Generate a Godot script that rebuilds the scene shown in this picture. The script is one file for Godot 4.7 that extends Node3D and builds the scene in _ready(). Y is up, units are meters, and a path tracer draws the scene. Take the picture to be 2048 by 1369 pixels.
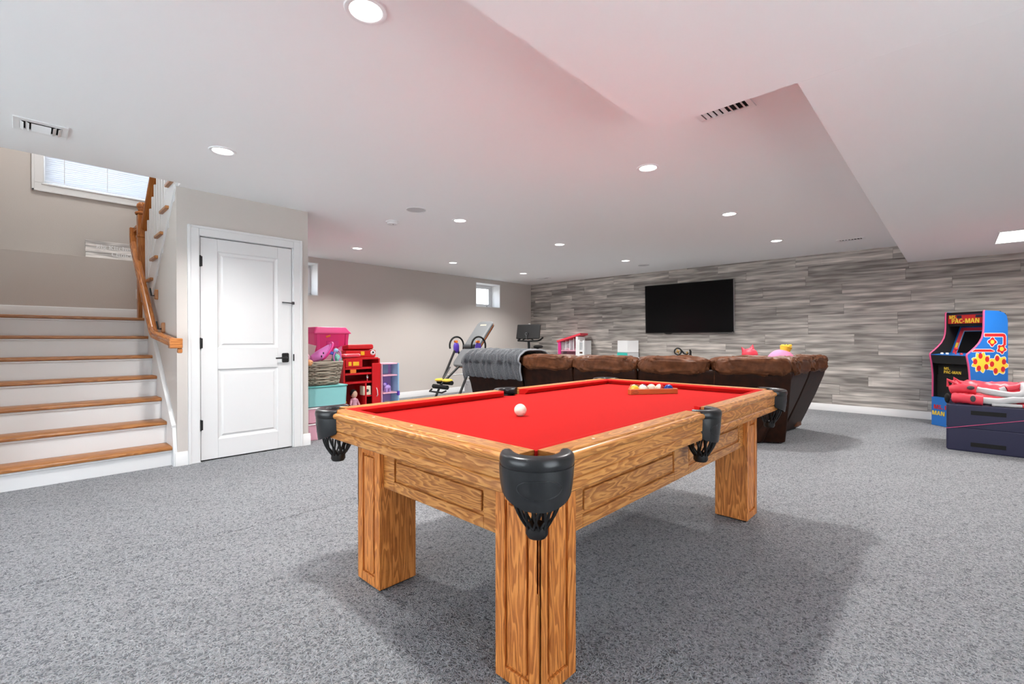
extends Node3D
# Basement recreation room: pool table, stairs, sectional sofa, toys and an arcade cabinet.

const CEIL := 2.438      # main ceiling
const SOFF := 2.19       # underside of the dropped soffit
const XW := -7.55        # wall with the small windows
const ZW := -8.60        # plank wall
const XD := -4.905       # wall with the closet door
const ZS := -0.92        # wall between stairs and closet
const XR := 2.2
const ZB := 3.2

var M := {}
var used := {}
var rng := RandomNumberGenerator.new()

# ------------------------------------------------------------------ mesh builder
class Bld:
	var v := PackedVector3Array()
	var n := PackedVector3Array()
	var t := PackedVector2Array()
	var k := PackedColorArray()
	var col := Color(1, 1, 1)
	var xf := Transform3D.IDENTITY
	var uo := Vector2.ZERO
	func tri(a: Vector3, b: Vector3, c: Vector3, na: Vector3, nb: Vector3, nc: Vector3, ta := Vector2.ZERO, tb := Vector2.ZERO, tc := Vector2.ZERO) -> void:
		var g := (b - a).cross(c - a)
		if g.length_squared() < 1e-16:
			return
		a = xf * a; b = xf * b; c = xf * c
		na = (xf.basis * na).normalized(); nb = (xf.basis * nb).normalized(); nc = (xf.basis * nc).normalized()
		g = (b - a).cross(c - a)
		if g.dot(na + nb + nc) > 0.0:
			v.append(a); v.append(c); v.append(b)
			n.append(na); n.append(nc); n.append(nb)
			t.append(ta + uo); t.append(tc + uo); t.append(tb + uo)
		else:
			v.append(a); v.append(b); v.append(c)
			n.append(na); n.append(nb); n.append(nc)
			t.append(ta + uo); t.append(tb + uo); t.append(tc + uo)
		k.append(col); k.append(col); k.append(col)
	func quad(a: Vector3, b: Vector3, c: Vector3, d: Vector3, nn: Vector3, ta := Vector2.ZERO, tb := Vector2(1, 0), tc := Vector2(1, 1), td := Vector2(0, 1)) -> void:
		tri(a, b, c, nn, nn, nn, ta, tb, tc)
		tri(a, c, d, nn, nn, nn, ta, tc, td)
	func buv(p: Vector3, ax: int, g: int) -> Vector2:
		if g == ax:
			return Vector2(p[(ax + 1) % 3], p[(ax + 2) % 3])
		return Vector2(p[g], p[3 - g - ax])
	# chamfered box whose chamfers are shaded round; g is the axis of the grain
	func box(c: Vector3, s: Vector3, bev := 0.004, g := 0) -> void:
		var h := s * 0.5
		bev = minf(bev, minf(h.x, minf(h.y, h.z)) * 0.8)
		for ax in 3:
			var i := (ax + 1) % 3
			var j := (ax + 2) % 3
			for sg in [-1.0, 1.0]:
				var q := []
				for w in [[-1, -1], [1, -1], [1, 1], [-1, 1]]:
					var p := Vector3.ZERO
					p[ax] = sg * h[ax]
					p[i] = w[0] * (h[i] - bev)
					p[j] = w[1] * (h[j] - bev)
					q.append(p + c)
				var nn := Vector3.ZERO
				nn[ax] = sg
				quad(q[0], q[1], q[2], q[3], nn, buv(q[0], ax, g), buv(q[1], ax, g), buv(q[2], ax, g), buv(q[3], ax, g))
		if bev <= 0.0:
			return
		for ax in 3:
			var i := (ax + 1) % 3
			var j := (ax + 2) % 3
			for si in [-1.0, 1.0]:
				for sj in [-1.0, 1.0]:
					var p1 := Vector3.ZERO
					var p2 := Vector3.ZERO
					p1[i] = si * h[i]; p1[j] = sj * (h[j] - bev)
					p2[i] = si * (h[i] - bev); p2[j] = sj * h[j]
					var n1 := Vector3.ZERO
					var n2 := Vector3.ZERO
					n1[i] = si; n2[j] = sj
					var e := Vector3.ZERO
					e[ax] = h[ax] - bev
					var a := p1 - e + c
					var b := p1 + e + c
					var d := p2 + e + c
					var f := p2 - e + c
					tri(a, b, d, n1, n1, n2, buv(a, i, g), buv(b, i, g), buv(d, i, g))
					tri(a, d, f, n1, n2, n2, buv(a, i, g), buv(d, i, g), buv(f, i, g))
		for sx in [-1.0, 1.0]:
			for sy in [-1.0, 1.0]:
				for sz in [-1.0, 1.0]:
					var a := c + Vector3(sx * h.x, sy * (h.y - bev), sz * (h.z - bev))
					var b := c + Vector3(sx * (h.x - bev), sy * h.y, sz * (h.z - bev))
					var d := c + Vector3(sx * (h.x - bev), sy * (h.y - bev), sz * h.z)
					tri(a, b, d, Vector3(sx, 0, 0), Vector3(0, sy, 0), Vector3(0, 0, sz), buv(a, 0, g), buv(b, 0, g), buv(d, 0, g))
	func bx(x0: float, x1: float, y0: float, y1: float, z0: float, z1: float, bev := 0.004, g := 0) -> void:
		box(Vector3((x0 + x1) / 2, (y0 + y1) / 2, (z0 + z1) / 2), Vector3(absf(x1 - x0), absf(y1 - y0), absf(z1 - z0)), bev, g)
	# rows of points as a smooth surface
	func grid(P: Array, cu := false, cv := false, uvs := Vector2(1, 1), outward := true) -> void:
		var nr := P.size()
		var nc: int = P[0].size()
		var N := []
		var cen := Vector3.ZERO
		for r in nr:
			for c in nc:
				cen += P[r][c]
		cen /= float(nr * nc)
		var total := 0.0
		for r in nr:
			var row := PackedVector3Array()
			for c in nc:
				var r0 := (r - 1 + nr) % nr if cv else maxi(r - 1, 0)
				var r1 := (r + 1) % nr if cv else mini(r + 1, nr - 1)
				var c0 := (c - 1 + nc) % nc if cu else maxi(c - 1, 0)
				var c1 := (c + 1) % nc if cu else mini(c + 1, nc - 1)
				var du: Vector3 = P[r][c1] - P[r][c0]
				var dv: Vector3 = P[r1][c] - P[r0][c]
				if du.length_squared() < 1e-12:
					var rr := r1 if r == r0 or r == 0 else r0
					du = P[rr][c1] - P[rr][c0]
				var m := du.cross(dv)
				if m.length_squared() < 1e-18:
					m = P[r][c] - cen
				m = m.normalized()
				total += m.dot((P[r][c] - cen).normalized())
				row.append(m)
			N.append(row)
		var sg := -1.0 if (outward and total < 0.0) else 1.0
		for r in (nr if cv else nr - 1):
			for c in (nc if cu else nc - 1):
				var r1 := (r + 1) % nr
				var c1 := (c + 1) % nc
				var ta := Vector2(float(c) / nc, float(r) / nr) * uvs
				var tb := Vector2(float(c + 1) / nc, float(r) / nr) * uvs
				var tc := Vector2(float(c + 1) / nc, float(r + 1) / nr) * uvs
				var td := Vector2(float(c) / nc, float(r + 1) / nr) * uvs
				tri(P[r][c], P[r][c1], P[r1][c1], sg * N[r][c], sg * N[r][c1], sg * N[r1][c1], ta, tb, tc)
				tri(P[r][c], P[r1][c1], P[r1][c], sg * N[r][c], sg * N[r1][c1], sg * N[r1][c], ta, tc, td)
	func fan(ring: PackedVector3Array, nn: Vector3) -> void:
		var c := Vector3.ZERO
		for p in ring:
			c += p
		c /= float(ring.size())
		for i in ring.size():
			var a := ring[i]
			var b := ring[(i + 1) % ring.size()]
			tri(c, a, b, nn, nn, nn, Vector2(c.x, c.z), Vector2(a.x, a.z), Vector2(b.x, b.z))
	# profile of (radius, height), flat-shaded where it bends sharply
	func lathe(prof: Array, seg := 20, at := Transform3D.IDENTITY) -> void:
		var keep := xf
		xf = xf * at
		var m := prof.size()
		var sn := []
		for i in m - 1:
			var d: Vector2 = prof[i + 1] - prof[i]
			sn.append(Vector2(d.y, -d.x).normalized())
		for i in m - 1:
			var n0: Vector2 = sn[i]
			var n1: Vector2 = sn[i]
			if i > 0 and sn[i - 1].dot(sn[i]) > 0.7:
				n0 = (sn[i - 1] + sn[i]).normalized()
			if i < m - 2 and sn[i + 1].dot(sn[i]) > 0.7:
				n1 = (sn[i + 1] + sn[i]).normalized()
			var p0: Vector2 = prof[i]
			var p1: Vector2 = prof[i + 1]
			for s in seg:
				var a := TAU * s / seg
				var b := TAU * (s + 1) / seg
				var ca := Vector3(cos(a), 0, sin(a))
				var cb := Vector3(cos(b), 0, sin(b))
				var A := ca * p0.x + Vector3.UP * p0.y
				var Bq := cb * p0.x + Vector3.UP * p0.y
				var C := cb * p1.x + Vector3.UP * p1.y
				var D := ca * p1.x + Vector3.UP * p1.y
				var nA := ca * n0.x + Vector3.UP * n0.y
				var nB := cb * n0.x + Vector3.UP * n0.y
				var nC := cb * n1.x + Vector3.UP * n1.y
				var nD := ca * n1.x + Vector3.UP * n1.y
				var u0 := float(s) / seg
				var u1 := float(s + 1) / seg
				tri(A, Bq, C, nA, nB, nC, Vector2(u0, p0.y), Vector2(u1, p0.y), Vector2(u1, p1.y))
				tri(A, C, D, nA, nC, nD, Vector2(u0, p0.y), Vector2(u1, p1.y), Vector2(u0, p1.y))
		xf = keep
	func tube(path: Array, rad, seg := 8, closed := false, caps := true, flat := 1.0) -> void:
		var m := path.size()
		var rows := []
		var up := Vector3.ZERO
		for i in m:
			var a: Vector3 = path[(i - 1 + m) % m] if (closed or i > 0) else path[0]
			var b: Vector3 = path[(i + 1) % m] if (closed or i < m - 1) else path[m - 1]
			var d := (b - a).normalized()
			if up == Vector3.ZERO:
				up = Vector3.UP if absf(d.y) < 0.9 else Vector3.RIGHT
			up = (up - d * up.dot(d)).normalized()
			var sd := d.cross(up)
			var r: float = rad[i] if rad is Array else rad
			var row := PackedVector3Array()
			for s in seg:
				var w := TAU * s / seg
				row.append(path[i] + (sd * cos(w) + up * sin(w) * flat) * r)
			rows.append(row)
		# normals straight from the axis
		for i in (m if closed else m - 1):
			var j := (i + 1) % m
			for s in seg:
				var s1 := (s + 1) % seg
				var na: Vector3 = (rows[i][s] - path[i]).normalized()
				var nb: Vector3 = (rows[i][s1] - path[i]).normalized()
				var nc: Vector3 = (rows[j][s1] - path[j]).normalized()
				var nd: Vector3 = (rows[j][s] - path[j]).normalized()
				tri(rows[i][s], rows[i][s1], rows[j][s1], na, nb, nc, Vector2(float(i), float(s) / seg), Vector2(float(i), float(s + 1) / seg), Vector2(float(j), float(s + 1) / seg))
				tri(rows[i][s], rows[j][s1], rows[j][s], na, nc, nd, Vector2(float(i), float(s) / seg), Vector2(float(j), float(s + 1) / seg), Vector2(float(j), float(s) / seg))
		if caps and not closed:
			fan(rows[0], (path[0] - path[1]).normalized())
			fan(rows[m - 1], (path[m - 1] - path[m - 2]).normalized())
	# polygon in x-y drawn out along z, from z0 to z1
	func prism(poly: PackedVector2Array, z0: float, z1: float, g := 0) -> void:
		var ids := Geometry2D.triangulate_polygon(poly)
		for s in [[z0, -1.0 if z1 > z0 else 1.0], [z1, 1.0 if z1 > z0 else -1.0]]:
			var nn := Vector3(0, 0, s[1])
			for i in range(0, ids.size(), 3):
				var q := []
				for w in 3:
					var p := poly[ids[i + w]]
					q.append(Vector3(p.x, p.y, s[0]))
				tri(q[0], q[1], q[2], nn, nn, nn, buv(q[0], 2, g), buv(q[1], 2, g), buv(q[2], 2, g))
		var m := poly.size()
		var ccw := not Geometry2D.is_polygon_clockwise(poly)
		var en := []
		var run := [0.0]
		for i in m:
			var d := (poly[(i + 1) % m] - poly[i])
			run.append(run[i] + d.length())
			d = d.normalized()
			en.append(Vector2(d.y, -d.x) * (1.0 if ccw else -1.0))
		for i in m:
			var j := (i + 1) % m
			var e0: Vector2 = en[i]
			var e1: Vector2 = en[i]
			if en[(i - 1 + m) % m].dot(en[i]) > 0.75:
				e0 = (en[(i - 1 + m) % m] + en[i]).normalized()
			if en[j].dot(en[i]) > 0.75:
				e1 = (en[j] + en[i]).normalized()
			var n0 := Vector3(e0.x, e0.y, 0)
			var n1 := Vector3(e1.x, e1.y, 0)
			var a := Vector3(poly[i].x, poly[i].y, z0)
			var b := Vector3(poly[j].x, poly[j].y, z0)
			var c := Vector3(poly[j].x, poly[j].y, z1)
			var d := Vector3(poly[i].x, poly[i].y, z1)
			var ua := Vector2(z0, run[i])
			var ub := Vector2(z0, run[i + 1])
			var uc := Vector2(z1, run[i + 1])
			var ud := Vector2(z1, run[i])
			tri(a, b, c, n0, n1, n1, ua, ub, uc)
			tri(a, c, d, n0, n1, n0, ua, uc, ud)
	# stack of rounded rectangles: [centre, half width x, half depth z, corner radius]
	func stack(rows: Array, cap0 := true, cap1 := true, seg := 4) -> void:
		var P := []
		for r in rows:
			P.append(rrect(r[0], r[1], r[2], r[3], seg))
		grid(P, true, false)
		if cap0:
			fan(P[0], (P[0][0] - P[1][0]).normalized() * 0.001 + Vector3(0, signf(rows[0][0].y - rows[1][0].y), 0))
		if cap1:
			var m := P.size()
			fan(P[m - 1], Vector3(0, signf(rows[m - 1][0].y - rows[m - 2][0].y), 0))
	func rrect(c: Vector3, hx: float, hz: float, r: float, seg := 4) -> PackedVector3Array:
		var out := PackedVector3Array()
		r = minf(r, minf(hx, hz) * 0.98)
		for q in 4:
			var cx: float = [1, -1, -1, 1][q] * (hx - r)
			var cz: float = [1, 1, -1, -1][q] * (hz - r)
			for s in seg + 1:
				var a := PI / 2 * (q + float(s) / seg)
				out.append(c + Vector3(cx + cos(a) * r, 0, cz + sin(a) * r))
		return out
	# soft block: superellipsoid with optional wrinkles
	func pillow(c: Vector3, h: Vector3, e1 := 0.5, e2 := 0.5, nu := 28, nv := 14, wob: FastNoiseLite = null, amp := 0.0) -> void:
		var P := []
		for r in nv + 1:
			var la := -PI / 2 + PI * r / nv
			var row := PackedVector3Array()
			for s in nu:
				var lo := TAU * s / nu
				var cl := signf(cos(la)) * pow(absf(cos(la)), e1)
				var p := Vector3(cl * signf(cos(lo)) * pow(absf(cos(lo)), e2), signf(sin(la)) * pow(absf(sin(la)), e1), cl * signf(sin(lo)) * pow(absf(sin(lo)), e2)) * h
				if wob:
					var q := c + p
					p += p.normalized() * amp * wob.get_noise_3d(q.x, q.y, q.z)
				row.append(c + p)
			P.append(row)
		grid(P, true, false, Vector2(h.x * 4, h.y * 4))
	func ball(c: Vector3, r: float, nu := 16, nv := 10) -> void:
		pillow(c, Vector3(r, r, r), 1.0, 1.0, nu, nv)
	func mesh() -> ArrayMesh:
		var am := ArrayMesh.new()
		var ar := []
		ar.resize(Mesh.ARRAY_MAX)
		ar[Mesh.ARRAY_VERTEX] = v
		ar[Mesh.ARRAY_NORMAL] = n
		ar[Mesh.ARRAY_TEX_UV] = t
		ar[Mesh.ARRAY_COLOR] = k
		am.add_surface_from_arrays(Mesh.PRIMITIVE_TRIANGLES, ar)
		return am

func nb() -> Bld:
	return Bld.new()

# ------------------------------------------------------------------ scene helpers
func numbered(called: String) -> String:
	if not used.has(called):
		used[called] = 0
		return called
	used[called] += 1
	return "%s_%03d" % [called, used[called]]

func put(b: Bld, called: String, m: Material, parent: Node = null) -> MeshInstance3D:
	return put_mesh(b.mesh(), called, m, parent)

func put_mesh(me: Mesh, called: String, m: Material, parent: Node = null) -> MeshInstance3D:
	var o := MeshInstance3D.new()
	o.mesh = me
	o.material_override = m
	if parent == null:
		o.name = numbered(called)
		add_child(o)
	else:
		var c := 0
		var base := called
		while parent.has_node(NodePath(called)):
			c += 1
			called = "%s_%03d" % [base, c]
		o.name = called
		parent.add_child(o)
	return o

func tag(o: Node, label: String, category: String, group := "", kind := "") -> Node:
	o.set_meta("label", label)
	o.set_meta("category", category)
	if group:
		o.set_meta("group", group)
	if kind:
		o.set_meta("kind", kind)
	return o

func thing(called: String, label: String, category: String, at := Vector3.ZERO, turn := 0.0, group := "", kind := "") -> Node3D:
	var o := Node3D.new()
	o.name = numbered(called)
	add_child(o)
	o.position = at
	o.rotation.y = turn
	tag(o, label, category, group, kind)
	return o

func text(s: String, size: float, depth: float, m: Material, parent: Node, at: Transform3D, called := "lettering", serif := false) -> MeshInstance3D:
	var tm := TextMesh.new()
	var f := SystemFont.new()
	f.font_names = PackedStringArray(["Droid Serif" if serif else "Droid Sans"])
	f.font_weight = 700
	tm.font = f
	tm.text = s
	tm.font_size = 32
	tm.pixel_size = size / 32.0
	tm.depth = depth
	var o := put_mesh(tm, called, m, parent)
	o.transform = at
	return o

# ------------------------------------------------------------------ materials
func mat(c: Color, rough := 0.6, metal := 0.0) -> StandardMaterial3D:
	var m := StandardMaterial3D.new()
	m.albedo_color = c
	m.roughness = rough
	m.metallic = metal
	return m

func noise_img(w: int, h: int, freq: float, sd: int, oct := 3, kind := FastNoiseLite.TYPE_SIMPLEX_SMOOTH, fr := FastNoiseLite.FRACTAL_FBM) -> Image:
	var f := FastNoiseLite.new()
	f.seed = sd
	f.frequency = freq
	f.noise_type = kind
	f.fractal_type = fr
	f.fractal_octaves = oct
	var im := f.get_seamless_image(w, h, false, false, 0.12, true)
	im.convert(Image.FORMAT_L8)
	return im

func stretched(w: int, h: int, wide: int, freq: float, sd: int, oct := 3) -> PackedByteArray:
	var im := noise_img(w, h, freq, sd, oct)
	im.resize(wide, h, Image.INTERPOLATE_CUBIC)
	return im.get_data()

func ramp(stops: Array, x: float) -> Color:
	x = clampf(x, 0, 1)
	for i in stops.size() - 1:
		if x <= stops[i + 1][0]:
			return stops[i][1].lerp(stops[i + 1][1], (x - stops[i][0]) / maxf(stops[i + 1][0] - stops[i][0], 1e-5))
	return stops[-1][1]

func tex_from(w: int, h: int, fn: Callable) -> ImageTexture:
	var d := PackedByteArray()
	d.resize(w * h * 3)
	var q := 0
	for y in h:
		for x in w:
			var c: Color = fn.call(x, y)
			d[q] = int(clampf(c.r, 0, 1) * 255); d[q + 1] = int(clampf(c.g, 0, 1) * 255); d[q + 2] = int(clampf(c.b, 0, 1) * 255)
			q += 3
	var im := Image.create_from_data(w, h, false, Image.FORMAT_RGB8, d)
	return ImageTexture.create_from_image(im)

func bump(m: StandardMaterial3D, tx: Texture2D, cm: float) -> void:
	m.heightmap_enabled = true
	m.heightmap_texture = tx
	m.heightmap_scale = cm

func oak_texture(sd: int, stops: Array, rings: float) -> ImageTexture:
	var W := 1024
	var H := 512
	var a := stretched(256, H, W, 0.012, sd, 3)
	var b := stretched(64, H, W, 0.09, sd + 1, 3)      # fine fibres
	var p := stretched(128, H, W, 0.35, sd + 2, 2)     # pores
	return tex_from(W, H, func(x: int, y: int) -> Color:
		var i := y * W + x
		var na := a[i] / 255.0
		var u := float(x) / W
		var vv := float(y) / H - 0.5
		var s := 4.0 * vv * vv + 0.20 * cos(TAU * u) + 0.55 * na
		var r := fposmod(s * rings, 1.0)
		var line := smoothstep(0.0, 0.62, r) * (1.0 - smoothstep(0.88, 1.0, r))
		var f := b[i] / 255.0
		var po := smoothstep(0.62, 0.78, p[i] / 255.0)
		return ramp(stops, 0.12 + 0.56 * line + 0.42 * (f - 0.5) + 0.16 * po))

func wood(tx: Texture2D, scale: Vector2, rough: float, tint := Color(1, 1, 1)) -> StandardMaterial3D:
	var m := mat(tint, rough)
	m.albedo_texture = tx
	m.uv1_scale = Vector3(scale.x, scale.y, 1)
	return m

func make_materials() -> void:
	M.paint = mat(Color8(205, 198, 192), 0.85)
	M.concrete = mat(Color8(192, 203, 208), 0.9)  # unseen patio, tinted cool to offset red bounce on the ceiling
	M.white = mat(Color8(228, 228, 228), 0.45)
	M.ceiling = mat(Color8(246, 246, 246), 0.9)
	M.gloss_white = mat(Color8(240, 240, 240), 0.3)
	M.black = mat(Color8(22, 22, 23), 0.45)
	M.matte_black = mat(Color8(14, 14, 14), 0.8)
	M.gap = mat(Color8(12, 12, 12), 0.95)
	# oak of the table and of the stairs
	var oakt := oak_texture(11, [[0.0, Color8(222, 160, 92)], [0.45, Color8(204, 138, 72)], [0.8, Color8(164, 100, 46)], [1.0, Color8(116, 64, 26)]], 7.0)
	M.oak = wood(oakt, Vector2(0.75, 2.4), 0.32)
	M.oak_leg = wood(oakt, Vector2(0.5, 2.2), 0.4, Color(1.08, 1.0, 0.92))
	var oaks := oak_texture(37, [[0.0, Color8(190, 132, 76)], [0.5, Color8(172, 112, 60)], [0.85, Color8(140, 86, 42)], [1.0, Color8(108, 62, 28)]], 6.0)
	M.oak_stair = wood(oaks, Vector2(0.5, 3.0), 0.28)
	M.oak_rail = wood(oaks, Vector2(0.4, 3.0), 0.25, Color(1.08, 1.02, 0.95))
	# grey planks of the far wall
	var pk := [[0.0, Color8(118, 114, 111)], [0.3, Color8(146, 142, 138)], [0.62, Color8(168, 164, 159)], [1.0, Color8(196, 191, 186)]]
	var W := 1024
	var pa := stretched(64, 512, W, 0.02, 71, 4)
	var pb := stretched(40, 512, W, 0.14, 73, 3)
	var pc := stretched(160, 512, W, 0.03, 79, 2)
	var pt := tex_from(W, 512, func(x: int, y: int) -> Color:
		var i := y * W + x
		var s := pa[i] / 255.0 * 0.75 + pb[i] / 255.0 * 0.35 + (pc[i] / 255.0 - 0.5) * 0.35
		return ramp(pk, (s - 0.28) * 1.55))
	for i in 5:
		var tone: float = [1.02, 1.08, 1.13, 1.18, 1.22][i]
		M["plank%d" % i] = wood(pt, Vector2(0.45, 1.05), 0.5, Color(tone * 0.98, tone * 0.97, tone * 0.96))
	# carpet: thousands of short bent tufts drawn into a repeating tile
	var S := 1024
	var hgt := PackedFloat32Array()
	hgt.resize(S * S)
	var ton := PackedFloat32Array()
	ton.resize(S * S)
	var cr := RandomNumberGenerator.new()
	cr.seed = 515
	for i in 17000:
		var x := cr.randf() * S
		var y := cr.randf() * S
		var a := cr.randf() * TAU
		var bend := cr.randf_range(-0.16, 0.16)
		var lvl := cr.randf_range(0.45, 1.0)
		var tone := cr.randf()
		var steps := cr.randi_range(7, 13)
		for s in steps:
			var prof := lvl * (1.0 - 0.35 * absf(2.0 * s / steps - 1.0))
			for dy in range(-3, 4):
				for dx in range(-3, 4):
					var d2 := dx * dx + dy * dy
					if d2 > 10:
						continue
					var q := posmod(int(y) + dy, S) * S + posmod(int(x) + dx, S)
					var hh := prof * (1.0 - d2 / 13.0)
					if hh > hgt[q]:
						hgt[q] = hh
						ton[q] = tone
			x += cos(a) * 2.0
			y += sin(a) * 2.0
			a += bend
	var ct := tex_from(S, S, func(x: int, y: int) -> Color:
		var i := y * S + x
		return Color8(112, 114, 118).lerp(Color8(226, 227, 230), clampf(hgt[i] * 0.72 + ton[i] * 0.28, 0, 1)))  # gaps between tufts coloured darker, their shade painted into the albedo
	var ch := tex_from(S, S, func(x: int, y: int) -> Color:
		var s := hgt[y * S + x]
		return Color(s, s, s))
	M.carpet = mat(Color(1, 1, 1), 1.0)
	M.carpet.albedo_texture = ct
	M.carpet.uv1_triplanar = true
	M.carpet.uv1_world_triplanar = true
	M.carpet.uv1_scale = Vector3(1.3, 1.3, 1.3)
	bump(M.carpet, ch, 1.6)
	# felt
	var fe := noise_img(512, 512, 0.3, 21, 2)
	var fb := fe.get_data()
	var ft := tex_from(512, 512, func(x: int, y: int) -> Color:
		var s := fb[y * 512 + x] / 255.0
		return Color8(184, 22, 20).lerp(Color8(194, 30, 26), s))
	M.felt = mat(Color(1, 1, 1), 1.0)
	M.felt.metallic_specular = 0.3
	M.felt.albedo_texture = ft
	M.felt.uv1_triplanar = true
	M.felt.uv1_scale = Vector3(4, 4, 4)
	# leather
	var la := noise_img(512, 512, 0.012, 31, 4).get_data()
	var lb := noise_img(512, 512, 0.13, 32, 3, FastNoiseLite.TYPE_CELLULAR)
	var lbd := lb.get_data()
	var lt := tex_from(512, 512, func(x: int, y: int) -> Color:
		var i := y * 512 + x
		return Color8(74, 42, 24).lerp(Color8(112, 68, 42), clampf(la[i] / 255.0 * 1.2 - 0.1 + (lbd[i] / 255.0 - 0.5) * 0.12, 0, 1)))
	M.leather = mat(Color(1, 1, 1), 0.48)
	M.leather.metallic_specular = 0.3
	M.leather.albedo_texture = lt
	M.leather.uv1_triplanar = true
	M.leather.uv1_scale = Vector3(1.7, 1.7, 1.7)
	M.leather_dark = M.leather.duplicate()
	M.leather_dark.albedo_color = Color(0.46, 0.4, 0.34)  # same leather tinted darker for back shells and bases
	# plush throw
	var ba := stretched(256, 512, 512, 0.09, 41, 3)
	var bt := tex_from(512, 512, func(x: int, y: int) -> Color:
		return Color8(58, 60, 64).lerp(Color8(112, 115, 120), clampf((ba[y * 512 + x] / 255.0 - 0.3) * 1.7, 0, 1)))
	M.plush = mat(Color(1, 1, 1), 1.0)
	M.plush.albedo_texture = bt
	M.plush.uv1_scale = Vector3(3, 3, 1)
	M.plush.rim_enabled = true
	M.plush.rim = 0.5
	M.plush_edge = mat(Color8(150, 153, 158), 1.0)
	# small relief on painted plaster
	var wn := ImageTexture.create_from_image(noise_img(512, 512, 0.09, 51, 3))
	for q in ["paint"]:
		M[q].uv1_triplanar = true
		M[q].uv1_world_triplanar = true
		M[q].uv1_scale = Vector3(1.5, 1.5, 1.5)
		bump(M[q], wn, 0.04)
	# solids
	for q in [["hot_pink", 238, 62, 138, .4], ["pale_pink", 236, 178, 196, .45], ["teal", 138, 200, 200, .45], ["teal_dark", 84, 172, 168, .45], ["red", 205, 22, 30, .4], ["deep_red", 150, 10, 22, .45], ["orange", 236, 128, 44, .5], ["yellow", 245, 205, 70, .5], ["lime", 246, 190, 40, .5], ["purple", 92, 62, 180, .5], ["lilac", 212, 118, 190, .5], ["magenta", 226, 52, 140, .45], ["blue", 32, 112, 196, .35], ["navy", 36, 37, 66, .55], ["coral", 232, 64, 82, .45], ["light_grey", 196, 196, 198, .5], ["grey", 118, 120, 122, .6], ["dark_grey", 72, 74, 76, .55], ["peach", 240, 172, 120, .6], ["cream", 240, 230, 205, .15], ["pink", 240, 140, 180, .8], ["turquoise", 52, 190, 176, .5], ["sky", 150, 190, 222, .5], ["mint", 120, 196, 178, .35], ["lavender", 180, 150, 216, .5], ["skin", 222, 186, 160, .6], ["gold", 176, 134, 60, .35], ["brown", 84, 52, 34, .5], ["violet_blue", 92, 108, 214, .5], ["wicker", 172, 160, 144, .8], ["wicker_dark", 120, 108, 94, .85], ["art_red", 206, 36, 40, .4], ["art_yellow", 244, 208, 64, .4], ["art_white", 240, 226, 216, .4], ["molding", 218, 84, 132, .4], ["rosewood", 190, 96, 44, .35]]:
		M[q[0]] = mat(Color8(q[1], q[2], q[3]), q[4])
	M.steel = mat(Color8(190, 190, 192), 0.35, 0.8)
	M.pocket = mat(Color8(34, 35, 37), 0.3)
	M.pocket_net = mat(Color8(16, 16, 17), 0.45)
	M.screen = mat(Color8(16, 16, 17), 0.18)
	M.screen.metallic_specular = 0.25
	M.dull_screen = mat(Color8(20, 20, 21), 0.6)
	M.dull_screen.metallic_specular = 0.2
	M.bezel = mat(Color8(10, 10, 10), 0.3)
	M.ballmat = mat(Color(1, 1, 1), 0.06)
	M.ballmat.vertex_color_use_as_albedo = true
	M.blind = mat(Color8(244, 246, 248), 0.6)
	M.blind.backlight_enabled = true
	M.blind.backlight = Color(0.8, 0.82, 0.85)
	M.glass = mat(Color(0.95, 0.98, 1.0, 0.08), 0.02)
	M.glass.transparency = BaseMaterial3D.TRANSPARENCY_ALPHA
	M.clear_plastic = mat(Color(0.92, 0.95, 0.97, 0.2), 0.1)
	M.clear_plastic.transparency = BaseMaterial3D.TRANSPARENCY_ALPHA
	M.lamp = mat(Color(1, 1, 1), 0.5)
	M.lamp.emission_enabled = true
	M.lamp.emission = Color(1.0, 0.985, 0.96)
	M.lamp.emission_energy_multiplier = 4.0

# ------------------------------------------------------------------ setting
func build_camera_and_light() -> void:
	var cam := Camera3D.new()
	cam.name = "camera"
	add_child(cam)
	cam.position = Vector3(0, 1.107, 0)
	cam.rotation = Vector3(deg_to_rad(-0.347), deg_to_rad(43.602), 0)
	cam.fov = rad_to_deg(2.0 * atan(684.5 / 930.34))
	cam.near = 0.05
	cam.far = 200.0
	cam.current = true
	var we := WorldEnvironment.new()
	we.name = "world_environment"
	var e := Environment.new()
	e.background_mode = Environment.BG_SKY
	var sk := Sky.new()
	var sm := ProceduralSkyMaterial.new()
	sm.sky_top_color = Color8(214, 226, 240)
	sm.sky_horizon_color = Color8(244, 247, 250)
	sm.ground_bottom_color = Color8(205, 205, 200)
	sm.ground_horizon_color = Color8(236, 238, 238)
	sm.sky_energy_multiplier = 2.1
	sm.ground_energy_multiplier = 1.5
	sk.sky_material = sm
	e.sky = sk
	e.tonemap_mode = Environment.TONE_MAPPER_LINEAR
	e.tonemap_exposure = 1.38
	e.sdfgi_enabled = true
	e.ssao_enabled = true
	e.ssil_enabled = true
	we.environment = e
	add_child(we)
	# sun high behind the plank wall: it lights the unseen patio, not the room
	var sun := DirectionalLight3D.new()
	sun.name = "sun"
	sun.light_energy = SUN_E
	sun.light_color = Color(1.0, 0.98, 0.95)
	sun.light_angular_distance = 0.53
	sun.sky_mode = DirectionalLight3D.SKY_MODE_LIGHT_ONLY
	sun.shadow_enabled = true
	add_child(sun)
	sun.look_at_from_position(Vector3.ZERO, Vector3(0.03, -0.85, 0.53), Vector3.RIGHT)

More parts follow.
